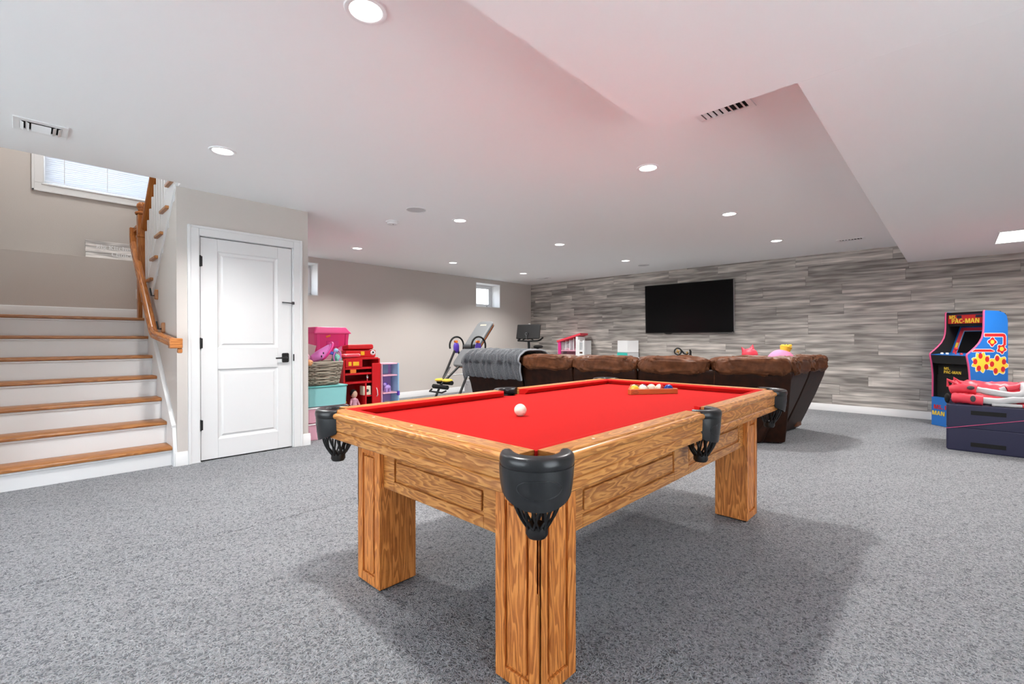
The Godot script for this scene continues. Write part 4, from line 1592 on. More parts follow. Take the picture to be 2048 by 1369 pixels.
func build_throw(J: Array) -> void:
	var d: Vector2 = (J[1] - J[0]).normalized()
	var mid: Vector2 = (J[0] + J[1]) / 2
	var t := thing("throw_blanket", "charcoal grey plush throw draped over the left end of the sofa", "blanket", v3(mid), atan2(-d.y, d.x))
	var prof := [Vector2(-0.62, 0.60), Vector2(-0.50, 0.70), Vector2(-0.40, 0.86), Vector2(-0.29, 0.945), Vector2(-0.16, 0.968), Vector2(-0.03, 0.955), Vector2(0.052, 0.895), Vector2(0.07, 0.81), Vector2(0.062, 0.72), Vector2(0.05, 0.64), Vector2(0.035, 0.59)]
	var curve := Curve2D.new()
	for i in prof.size():
		var tn: Vector2 = (prof[mini(i + 1, prof.size() - 1)] - prof[maxi(i - 1, 0)]) * 0.17
		curve.add_point(prof[i], -tn, tn)
	var ln := curve.get_baked_length()
	var fn := FastNoiseLite.new()
	fn.seed = 4
	fn.frequency = 1.0
	var P := []
	var nu := 110
	var nv := 44
	var edge := []
	for r in nv + 1:
		var f := r / float(nv)
		var p := curve.sample_baked(f * ln)
		var row := PackedVector3Array()
		for c in nu + 1:
			var g := c / float(nu)
			var x := lerpf(-0.575, 0.545 + 0.13 * smoothstep(0.75, 0.35, f), g)
			var bulge := 0.006 * sin(g * 58.0 + 5.0 * fn.get_noise_2d(g * 4.0, f * 1.6) - f * 7.0) + 0.012 * fn.get_noise_2d(g * 26.0 - f * 4.0, f * 3.0) + 0.012
			var q0 := curve.sample_baked(minf(f * ln + 0.01, ln))
			var q1 := curve.sample_baked(maxf(f * ln - 0.01, 0.0))
			var nn := Vector2((q1 - q0).y, -(q1 - q0).x).normalized()
			if nn.y < -0.01 or (absf(nn.y) <= 0.35 and nn.x * (p.x + 0.28) < 0):
				nn = -nn
			var drop := 0.018 * fn.get_noise_2d(g * 9.0, 7.0) * smoothstep(0.85, 1.0, f)
			var left_droop := smoothstep(0.14, 0.0, g)
			row.append(Vector3(x, p.y + nn.y * bulge + drop - 0.05 * left_droop * left_droop * smoothstep(0.2, 0.5, f), p.x + nn.x * bulge - 0.05 * left_droop * left_droop))
		P.append(row)
		edge.append(row[nu] + Vector3(0.004, 0, 0))
	var b := nb()
	b.grid(P, false, false, Vector2(1.0, 1.0), false)
	var Q := []
	for r in nv + 1:
		var row := PackedVector3Array()
		for c in nu + 1:
			row.append(P[r][c] - Vector3(0, 0.006, 0.006 * signf(P[r][c].z + 0.15)))
		Q.append(row)
	b.grid(Q, false, false, Vector2(1.0, 1.0), false)
	put(b, "sheet", M.plush, t)
	b = nb()
	b.tube(edge, 0.011, 7)
	put(b, "hem", M.plush_edge, t)

# ------------------------------------------------------------------ television, console and what stands on it
func build_tv() -> void:
	var t := thing("television", "large black flat-screen television mounted on the grey plank wall", "television", Vector3(-3.63, 1.693, ZW + 0.065))
	t.rotation = Vector3(deg_to_rad(2.0), 0, 0)
	var b := nb()
	b.bx(-0.835, 0.835, -0.468, 0.468, -0.045, -0.006, 0.006)
	put(b, "housing", M.bezel, t)
	b = nb()
	for q in [[-0.835, 0.835, 0.458, 0.468], [-0.835, 0.835, -0.468, -0.453], [-0.835, -0.826, -0.453, 0.458], [0.826, 0.835, -0.453, 0.458]]:
		b.bx(q[0], q[1], q[2], q[3], -0.008, 0.004, 0.002)
	put(b, "bezel", M.bezel, t)
	b = nb()
	b.bx(-0.827, 0.827, -0.454, 0.459, -0.007, 0.0, 0.0)
	put(b, "screen", M.screen, t)
	b = nb()
	b.bx(0.835, 0.8385, -0.468, 0.468, -0.04, 0.003, 0.001)
	put(b, "side_trim", M.steel, t)
	b = nb()
	b.prism(PackedVector2Array([Vector2(-0.46, -0.466), Vector2(-0.27, -0.466), Vector2(-0.32, -0.487), Vector2(-0.41, -0.487)]), -0.03, -0.005)
	put(b, "receiver_bump", M.bezel, t)
	b = nb()
	b.box(Vector3(0.815, -0.461, 0.005), Vector3(0.008, 0.008, 0.002), 0.0005)
	put(b, "energy_mark", M.white, t)
	b = nb()
	b.bx(-0.3, 0.3, -0.2, 0.2, -0.066, -0.045, 0.004)
	put(b, "wall_mount", M.matte_black, t)

func build_console() -> void:
	var t := thing("console_table", "long low white console table against the plank wall behind the sofa", "table", Vector3(-4.86, 0, ZW + 0.24))
	var b := nb()
	b.bx(-1.62, 1.62, 0.715, 0.745, -0.2, 0.2, 0.004)
	put(b, "table_top", M.white, t)
	for x in [-1.57, -0.52, 0.52, 1.57]:
		for z in [-0.17, 0.17]:
			b = nb()
			b.bx(x - 0.025, x + 0.025, 0.0, 0.715, z - 0.025, z + 0.025, 0.004)
			put(b, "leg", M.white, t)
	b = nb()
	b.bx(-1.59, 1.59, 0.16, 0.185, -0.18, 0.18, 0.004)
	put(b, "shelf", M.white, t)
	# dolls' house with a sloping pink roof
	var top := 0.745
	var d := thing("dolls_house", "white and pink dolls' house with a slanted pink roof beam", "dolls' house", Vector3(-6.03, top, ZW + 0.25), 0.10)
	b = nb()
	b.bx(-0.36, -0.30, 0.0, 0.33, -0.15, 0.16, 0.005)
	put(b, "end_wall", M.gloss_white, d)
	b = nb()
	b.bx(-0.345, -0.275, 0.0, 0.31, 0.14, 0.175, 0.006)
	put(b, "pillar", M.magenta, d)
	b = nb()
	b.xf = Transform3D(Basis(Vector3(0, 0, 1), 0.27), Vector3(-0.02, 0.405, 0.0))
	b.bx(-0.36, 0.26, -0.022, 0.022, -0.15, 0.19, 0.008)
	put(b, "roof", M.coral, d)
	b = nb()
	b.prism(PackedVector2Array([Vector2(-0.30, 0.0), Vector2(0.10, 0.0), Vector2(0.10, 0.40), Vector2(-0.30, 0.29)]), -0.15, -0.13)
	put(b, "back_wall", M.pale_pink, d)
	for i in 4:
		b = nb()
		var x := -0.285 + 0.10 * i
		b.bx(x, x + 0.016, 0.12, 0.30 + 0.028 * i, 0.10, 0.118, 0.003)
		put(b, "mullion", M.gloss_white, d)
	for i in 3:
		b = nb()
		var x := -0.267 + 0.10 * i
		b.bx(x, x + 0.082, 0.13, 0.29 + 0.028 * i, 0.104, 0.108, 0.0)
		put(b, "pane", M.clear_plastic, d)
	b = nb()
	b.bx(-0.30, 0.10, 0.10, 0.122, -0.13, 0.15, 0.004)
	b.bx(-0.30, 0.10, 0.0, 0.015, -0.13, 0.15, 0.003)
	put(b, "floor_board", M.pale_pink, d)
	b = nb()
	b.bx(0.10, 0.16, 0.0, 0.42, -0.15, 0.17, 0.006)
	put(b, "middle_wall", M.gloss_white, d)
	# lift tower beside it
	for q in [[0.16, 0.20, 0.0, 0.35, 0.12, 0.17, "lift_post"], [0.27, 0.31, 0.0, 0.335, 0.12, 0.17, "lift_post"], [0.20, 0.27, 0.0, 0.13, 0.12, 0.17, "lift_sill"], [0.20, 0.27, 0.29, 0.31, 0.12, 0.17, "lift_lintel"], [0.16, 0.31, 0.0, 0.33, -0.15, -0.12, "lift_back"]]:
		b = nb()
		b.bx(q[0], q[1], q[2], q[3], q[4], q[5], 0.004)
		put(b, q[6], M.gloss_white, d)
	b = nb()
	b.bx(0.205, 0.268, 0.132, 0.288, 0.142, 0.147, 0.0)
	put(b, "pane", M.clear_plastic, d)
	b = nb()
	b.bx(0.20, 0.27, 0.055, 0.092, 0.168, 0.174, 0.004)
	put(b, "slot", M.brown, d)
	b = nb()
	for i in 5:
		b.pillow(Vector3(-0.24 + 0.07 * i, 0.145 + 0.01 * (i % 2), 0.02 + 0.03 * (i % 3)), Vector3(0.03, 0.022, 0.03), 0.7, 0.7, 14, 8)
	put(b, "toy_furniture", M.pale_pink, d)
	# cube-shaped storage box
	var s := thing("storage_box", "small white box with a turquoise lower panel on the console", "box", Vector3(-4.745, top, ZW + 0.25), -0.35)
	b = nb()
	b.bx(-0.155, 0.155, 0.10, 0.335, -0.14, 0.14, 0.006)
	put(b, "upper_shell", M.gloss_white, s)
	b = nb()
	b.bx(-0.155, 0.155, 0.0, 0.095, -0.14, 0.135, 0.004)
	put(b, "lower_shell", M.light_grey, s)
	b = nb()
	b.bx(-0.155, 0.145, 0.0, 0.093, 0.136, 0.147, 0.006)
	put(b, "drawer_front", M.turquoise, s)
	# black and gold miniature machine
	var g := thing("miniature_machine", "small black and gold vintage sewing machine model on the console", "ornament", Vector3(-3.62, top, ZW + 0.25), 0.2)
	b = nb()
	b.bx(-0.07, 0.15, 0.0, 0.075, -0.06, 0.06, 0.012)
	put(b, "base", M.black, g)
	b = nb()
	b.tube([Vector3(0.13, 0.06, 0), Vector3(0.135, 0.14, 0), Vector3(0.12, 0.17, 0)], [0.022, 0.018, 0.012], 10)
	put(b, "post", M.black, g)
	b = nb()
	var hoop := []
	for i in 24:
		hoop.append(Vector3(-0.08 + 0.06 * cos(TAU * i / 24), 0.135 + 0.06 * sin(TAU * i / 24), 0.03))
	b.tube(hoop, 0.013, 8, true)
	put(b, "wheel_rim", M.black, g)
	b = nb()
	for i in 4:
		b.tube([Vector3(-0.08, 0.135, 0.03), Vector3(-0.08 + 0.055 * cos(TAU * i / 4 + 0.4), 0.135 + 0.055 * sin(TAU * i / 4 + 0.4), 0.03)], 0.009, 6)
	b.ball(Vector3(-0.08, 0.135, 0.03), 0.022, 12, 8)
	put(b, "wheel_spokes", M.gold, g)
	b = nb()
	b.tube([Vector3(-0.02, 0.15, 0.0), Vector3(0.02, 0.10, 0.0), Vector3(0.07, 0.085, 0.0), Vector3(0.10, 0.11, 0)], 0.014, 8)
	put(b, "arm", M.black, g)
	b = nb()
	b.lathe([Vector2(0, 0), Vector2(0.016, 0), Vector2(0.012, 0.035), Vector2(0, 0.04)], 10, Transform3D(Basis.IDENTITY, Vector3(0.075, 0.1, 0.0)))
	put(b, "spool", M.gold, g)
	# plush toys lying on the seat back
	var p := thing("plush_pillow_toy", "round pink plush toy with a yellow crown behind the sofa back", "plush toy", Vector3(-1.43, 0.46, -5.93), 0.55)
	b = nb()
	b.pillow(Vector3(0, 0.265, 0), Vector3(0.17, 0.265, 0.17), 0.9, 0.95, 30, 18)
	put(b, "body", M.pink, p)
	b = nb()
	b.lathe([Vector2(0.05, 0.0), Vector2(0.056, 0.025), Vector2(0.064, 0.05), Vector2(0.05, 0.055), Vector2(0.0, 0.045)], 14, Transform3D(Basis(Vector3(0, 0, 1), -0.25), Vector3(0.04, 0.515, 0.0)))
	for i in 5:
		b.ball(Vector3(0.056 + 0.045 * cos(TAU * i / 5), 0.575, 0.045 * sin(TAU * i / 5)), 0.014, 8, 6)
	put(b, "crown", M.yellow, p)
	var f := thing("plush_fox", "small red and white plush toy beside the pink one on the sofa", "plush toy", Vector3(-1.70, 0.46, -5.80), 0.4)
	b = nb()
	b.pillow(Vector3(0, 0.2, 0), Vector3(0.09, 0.2, 0.08), 0.9, 0.95, 20, 12)
	put(b, "body", M.gloss_white, f)
	b = nb()
	b.pillow(Vector3(-0.02, 0.465, 0), Vector3(0.085, 0.075, 0.07), 0.9, 0.95, 20, 12)
	b.lathe([Vector2(0.03, 0), Vector2(0.0, 0.07)], 8, Transform3D(Basis(Vector3(0, 0, 1), 0.5), Vector3(-0.075, 0.50, 0)))
	b.lathe([Vector2(0.03, 0), Vector2(0.0, 0.06)], 8, Transform3D(Basis(Vector3(0, 0, 1), -0.2), Vector3(0.0, 0.53, 0)))
	put(b, "head", M.coral, f)
	b = nb()
	b.pillow(Vector3(0.045, 0.40, 0.03), Vector3(0.05, 0.045, 0.05), 0.9, 0.95, 14, 10)
	put(b, "muzzle", M.gloss_white, f)

func build_sign_and_switch() -> void:
	var t := thing("wooden_sign", "whitewashed wooden sign with white script standing on the stair ledge", "sign", Vector3(-7.33, 2.06, -0.79), 0.0)
	t.rotation = Vector3(0, 0, deg_to_rad(9.0))
	var gm := wood(M.plank2.albedo_texture, Vector2(0.8, 1.2), 0.6, Color(1.35, 1.36, 1.38))
	for i in 3:
		var b := nb()
		b.uo = Vector2(0.3 * i, 0.27 * i)
		b.bx(-0.009, 0.009, 0.072 * i + 0.001, 0.072 * i + 0.0715, -0.29, 0.29, 0.003, 2)
		put(b, "board", gm, t)
	var bt := nb()
	bt.bx(-0.02, -0.009, 0.02, 0.2, -0.2, -0.16, 0.002)
	bt.bx(-0.02, -0.009, 0.02, 0.2, 0.16, 0.2, 0.002)
	put(bt, "batten", M.light_grey, t)
	var face := Basis(Vector3(0, 0, -1), Vector3(0.12, 1, 0).normalized(), Vector3(1, 0, 0))
	text("Big Kitchen", 0.062, 0.004, M.gloss_white, t, Transform3D(Basis(Vector3(0, 0, -1), Vector3.UP, Vector3(1, 0, 0)), Vector3(0.010, 0.142, 0.02)), "lettering", true)
	text("Choices", 0.062, 0.004, M.gloss_white, t, Transform3D(Basis(Vector3(0, 0, -1), Vector3.UP, Vector3(1, 0, 0)), Vector3(0.010, 0.062, -0.06)), "lettering", true)
	var s := thing("light_switch", "white wall switch plate behind the stair newel post", "switch", Vector3(-7.25, 1.66, -0.985))
	var b := nb()
	b.bx(0.0, 0.006, -0.058, 0.058, -0.036, 0.036, 0.003)
	put(b, "plate", M.gloss_white, s)
	b = nb()
	b.bx(0.005, 0.010, -0.034, 0.034, -0.017, 0.017, 0.002)
	put(b, "rocker", M.white, s)

# ------------------------------------------------------------------ toys in the nook behind the closet
func tote(called: String, label: String, at: Vector3, hx: float, hz: float, h: float, m: Material, lip: Material, group: String) -> Node3D:
	var t := thing(called, label, "storage bin", at, 0.0, group)
	var b := nb()
	b.stack([[Vector3(0, 0.0, 0), hx - 0.02, hz - 0.02, 0.03], [Vector3(0, 0.008, 0), hx - 0.012, hz - 0.012, 0.03], [Vector3(0, h - 0.018, 0), hx - 0.003, hz - 0.003, 0.035], [Vector3(0, h - 0.006, 0), hx - 0.003, hz - 0.003, 0.035], [Vector3(0, h - 0.004, 0), hx - 0.012, hz - 0.012, 0.03]], true, true, 5)
	put(b, "body", m, t)
	b = nb()
	var ring := b.rrect(Vector3(0, h - 0.010, 0), hx, hz, 0.035, 5)
	var path := []
	for p in ring:
		path.append(p)
	b.tube(path, 0.0075, 8, true)
	put(b, "rim", lip, t)
	for sg in [-1.0, 1.0]:
		b = nb()
		b.tube([Vector3(-0.07, h - 0.02, sg * hz), Vector3(-0.06, h - 0.045, sg * (hz + 0.012)), Vector3(0.06, h - 0.045, sg * (hz + 0.012)), Vector3(0.07, h - 0.02, sg * hz)], 0.008, 6)
		put(b, "handle", lip, t)
	return t

func build_bins() -> void:
	var base := Vector3(-5.27, 0, -2.335)
	var p1 := tote("storage_bin", "pale pink storage bin at the bottom of the stack by the closet", base, 0.22, 0.235, 0.187, M.pale_pink, M.gloss_white, "pale pink storage bins")
	tote("storage_bin", "pale pink storage bin directly under the teal one", base + Vector3(0, 0.189, 0), 0.22, 0.235, 0.172, M.pale_pink, M.gloss_white, "pale pink storage bins")
	tote("storage_bin", "teal storage bin on the pink ones, under the wicker basket", base + Vector3(0, 0.363, 0), 0.222, 0.237, 0.228, M.teal, M.teal_dark, "teal bins")
	for i in 3:
		tote("storage_bin", ["lowest pale pink bin of the rear stack beside the red toy locker", "middle pale pink bin of the rear stack behind the teal bin", "top pale pink bin of the rear stack, under the hot pink bin"][i], Vector3(-6.05, 0.311 * i, -2.72), 0.2, 0.25, 0.309, M.pale_pink, M.pale_pink, "pale pink storage bins")
	# hot pink bin with a lid
	var t := thing("lidded_bin", "hot pink plastic bin with a sloping lid on top of the rear stack", "storage bin", Vector3(-6.05, 0.935, -2.77))
	var b := nb()
	b.stack([[Vector3(0, 0.0, 0), 0.17, 0.205, 0.03], [Vector3(0, 0.01, 0), 0.176, 0.212, 0.03], [Vector3(0, 0.245, 0), 0.198, 0.236, 0.03]], true, true, 4)
	put(b, "body", M.hot_pink, t)
	b = nb()
	b.stack([[Vector3(0, 0.243, 0), 0.212, 0.252, 0.02], [Vector3(0, 0.255, 0), 0.212, 0.252, 0.02], [Vector3(0, 0.262, 0), 0.205, 0.246, 0.02], [Vector3(0, 0.325, 0), 0.165, 0.205, 0.02], [Vector3(0, 0.33, 0), 0.155, 0.195, 0.02]], true, true, 4)
	put(b, "lid", M.hot_pink, t)
	for z in [-0.19, 0.19]:
		b = nb()
		b.bx(0.185, 0.203, 0.02, 0.24, z - 0.02, z + 0.02, 0.005)
		put(b, "rib", M.hot_pink, t)
	b = nb()
	b.xf = Transform3D(Basis(Vector3(1, 0, 0), 0.3), Vector3(0.196, 0.21, 0.06))
	b.bx(-0.001, 0.003, -0.012, 0.012, -0.03, 0.03, 0.001)
	put(b, "sticker", M.orange, t)
	b = nb()
	b.bx(0.188, 0.196, 0.07, 0.15, -0.08, 0.08, 0.003)
	put(b, "label_frame", M.magenta, t)
	# wicker basket: stakes and woven rows
	var k := thing("wicker_basket", "oblong grey wicker basket full of toys on the teal bin", "basket", Vector3(-5.27, 0.593, -2.325))
	var H := 0.255
	for row in 15:
		b = nb()
		var f := row / 14.0
		var hx := lerpf(0.155, 0.19, f)
		var hz := lerpf(0.185, 0.222, f)
		var path := []
		var n := 64
		for i in n:
			var a := TAU * i / n
			var e := 0.38
			var p := Vector3(signf(cos(a)) * pow(absf(cos(a)), e) * hx, 0.012 + f * (H - 0.03), signf(sin(a)) * pow(absf(sin(a)), e) * hz)
			var w := 0.006 * (1 if (i + row * 2) % 4 < 2 else -1)
			p += Vector3(p.x / hx, 0, p.z / hz).normalized() * w
			p.y += rng.randf_range(-0.002, 0.002)
			path.append(p)
		b.tube(path, 0.0088, 6, true)
		put(b, "weave_row", M.wicker if row % 3 else M.wicker_dark, k)
	b = nb()
	for i in 32:
		var a := TAU * (i + 0.25) / 32
		var e := 0.38
		var cx := signf(cos(a)) * pow(absf(cos(a)), e)
		var cz := signf(sin(a)) * pow(absf(sin(a)), e)
		b.tube([Vector3(cx * 0.152, 0.004, cz * 0.182), Vector3(cx * 0.188, H - 0.01, cz * 0.22)], 0.0055, 5)
	put(b, "stakes", M.wicker_dark, k)
	b = nb()
	var rim := []
	for i in 64:
		var a := TAU * i / 64
		rim.append(Vector3(signf(cos(a)) * pow(absf(cos(a)), 0.38) * 0.193, H, signf(sin(a)) * pow(absf(sin(a)), 0.38) * 0.226))
	b.tube(rim, 0.011, 7, true)
	put(b, "rim", M.wicker, k)
	b = nb()
	b.stack([[Vector3(0, 0.0, 0), 0.145, 0.175, 0.05], [Vector3(0, 0.014, 0), 0.145, 0.175, 0.05]])
	b.stack([[Vector3(0, 0.16, 0), 0.16, 0.19, 0.06], [Vector3(0, 0.2, 0), 0.165, 0.195, 0.06]])
	put(b, "base", M.wicker_dark, k)
	# toys in the basket
	var top := 0.593 + 0.2
	var g := thing("toy_bag", "lilac toy bag with a wide magenta mouth lying in the basket", "toy bag", Vector3(-5.20, top + 0.012, -2.33), 0.0)
	b = nb()
	var P := []
	for r in 9:
		var f := r / 8.0
		var row := PackedVector3Array()
		for c in 28:
			var a := TAU * c / 28
			var rr := lerpf(0.05, 0.118, pow(f, 0.7))
			row.append(Vector3(cos(a) * rr * 0.7 + 0.02 * f, 0.075 + sin(a) * rr * (0.9 - 0.1 * f) + 0.09 * f, 0.12 - 0.17 * f - 0.06 * sin(a) * f))
		P.append(row)
	b.grid(P, true, false)
	b.fan(P[0], Vector3(0, 0, 1))
	put(b, "body", M.lilac, g)
	b = nb()
	var mouth := []
	for p in P[8]:
		mouth.append(p)
	b.tube(mouth, 0.013, 8, true)
	put(b, "mouth_rim", M.magenta, g)
	b = nb()
	var inner := []
	for p in P[8]:
		inner.append(p)
	var ir := PackedVector3Array(inner)
	for i in ir.size():
		ir[i] += Vector3(-0.008, -0.01, 0.03)
	b.fan(ir, Vector3(0, 0.5, -1).normalized())
	put(b, "lining", M.magenta, g)
	b = nb()
	for y in [0.11, 0.145]:
		b.pillow(Vector3(0.077, y, 0.035 - (y - 0.11) * 0.6), Vector3(0.008, 0.013, 0.007), 1, 1, 10, 6)
	put(b, "eyelet", M.matte_black, g)
	var blk := thing("toy_brick", "small blue-violet toy brick poking out of the lilac bag", "toy brick", Vector3(-5.135, top + 0.155, -2.42), 0.3)
	b = nb()
	b.xf = Transform3D(Basis(Vector3(1, 0, 0), -0.3), Vector3.ZERO)
	b.bx(-0.015, 0.015, -0.016, 0.016, -0.045, 0.045, 0.004)
	put(b, "block", M.violet_blue, blk)
	b = nb()
	b.lathe([Vector2(0.006, 0.0), Vector2(0.006, 0.006), Vector2(0, 0.006)], 10, Transform3D(Basis(Vector3(0, 0, 1), -PI / 2), Vector3(0.014, 0.006, -0.028)))
	put(b, "stud", M.navy, blk)
	var br := thing("toy_ring", "big clear pink toy ring leaning in the basket beside the bag", "toy ring", Vector3(-5.12, top + 0.115, -2.475), 0.0)
	b = nb()
	var hoop := []
	for i in 26:
		var a := TAU * i / 26
		hoop.append(Vector3(0.01 * sin(a), 0.07 * sin(a), 0.042 * cos(a)))
	b.tube(hoop, 0.008, 7, true)
	put(b, "band", M.lilac, br)
	b = nb()
	b.pillow(Vector3(0, 0.07, 0.015), Vector3(0.022, 0.024, 0.03), 1, 1, 12, 8)
	put(b, "gem", M.sky, br)
	var bag := thing("gel_bag", "crumpled teal and clear plastic bag at the corner of the basket", "bag", Vector3(-5.21, top + 0.01, -2.505), 0.0)
	var fn := FastNoiseLite.new()
	fn.seed = 3
	fn.frequency = 14.0
	b = nb()
	b.pillow(Vector3(0, 0.07, 0), Vector3(0.06, 0.065, 0.05), 0.9, 0.9, 22, 12, fn, 0.03)
	put(b, "contents", M.mint, bag)
	b = nb()
	P = []
	for r in 6:
		var row := PackedVector3Array()
		for c in 14:
			var f := r / 5.0
			var gg := c / 13.0
			row.append(Vector3(0.02 * sin(gg * 9.0 + r), 0.10 + 0.11 * f + 0.02 * sin(gg * 7.0), -0.045 + 0.09 * gg - 0.035 * f))
		P.append(row)
	b.grid(P, false, false, Vector2(1, 1), false)
	put(b, "neck", M.clear_plastic, bag)
	for q in [["toy_ball", "small orange toy ball at the closet side of the basket", M.peach, Vector3(-5.11, top + 0.052, -2.155), 0.04, "ball"], ["doll_head_cushion", "pale pink round cushion toy above the orange ball in the basket", M.pale_pink, Vector3(-5.19, top + 0.112, -2.125), 0.062, "cushion toy"]]:
		var o := thing(q[0], q[1], q[5], q[3])
		b = nb()
		b.pillow(Vector3.ZERO, Vector3(q[4], q[4] * 0.95, q[4]), 1.0, 1.0, 20, 14, fn, 0.004)
		put(b, "ball", q[2], o)
		b = nb()
		b.pillow(Vector3(q[4] * 0.9, q[4] * 0.2, -q[4] * 0.35), Vector3(0.006, 0.012, 0.008), 1, 1, 8, 6)
		put(b, "spot", M.brown if q[0] != "toy_ball" else M.peach, o)
	var pn := thing("cardboard_panel", "greyish pink flat panel leaning behind the lilac bag", "panel", Vector3(-5.42, top + 0.0, -2.20), 0.0)
	b = nb()
	b.xf = Transform3D(Basis(Vector3(1, 0, 0), -0.25), Vector3.ZERO)
	b.bx(-0.006, 0.006, 0.0, 0.27, -0.10, 0.06, 0.002)
	put(b, "sheet", mat(Color8(196, 170, 168), 0.7), pn)
	b = nb()
	b.bx(-0.01, 0.008, 0.0, 0.02, -0.10, 0.05, 0.002)
	put(b, "fold", mat(Color8(196, 170, 168), 0.7), pn)

func doll(called: String, label: String, at: Vector3, h: float, turn: float, dress: Material, legs: Material, hair: Material) -> void:
	var t := thing(called, label, "doll", at, turn, "small dolls in the red toy locker")
	var b := nb()
	b.lathe([Vector2(h * 0.09, 0), Vector2(h * 0.085, h * 0.2), Vector2(h * 0.075, h * 0.42), Vector2(h * 0.09, h * 0.46)], 12)
	put(b, "legs", legs, t)
	b = nb()
	b.lathe([Vector2(h * 0.13, h * 0.36), Vector2(h * 0.10, h * 0.5), Vector2(h * 0.08, h * 0.6), Vector2(h * 0.11, h * 0.72), Vector2(h * 0.03, h * 0.77)], 14)
	for s in [-1.0, 1.0]:
		b.tube([Vector3(0, h * 0.7, s * h * 0.1), Vector3(h * 0.03, h * 0.55, s * h * 0.16), Vector3(h * 0.06, h * 0.42, s * h * 0.14)], [h * 0.035, h * 0.03, h * 0.024], 6)
	put(b, "dress", dress, t)
	b = nb()
	b.pillow(Vector3(0, h * 0.87, 0), Vector3(h * 0.095, h * 0.12, h * 0.095), 1, 1, 14, 10)
	put(b, "head", M.skin, t)
	b = nb()
	b.pillow(Vector3(-h * 0.03, h * 0.9, 0), Vector3(h * 0.10, h * 0.12, h * 0.11), 1, 1, 14, 10)
	put(b, "hair", hair, t)

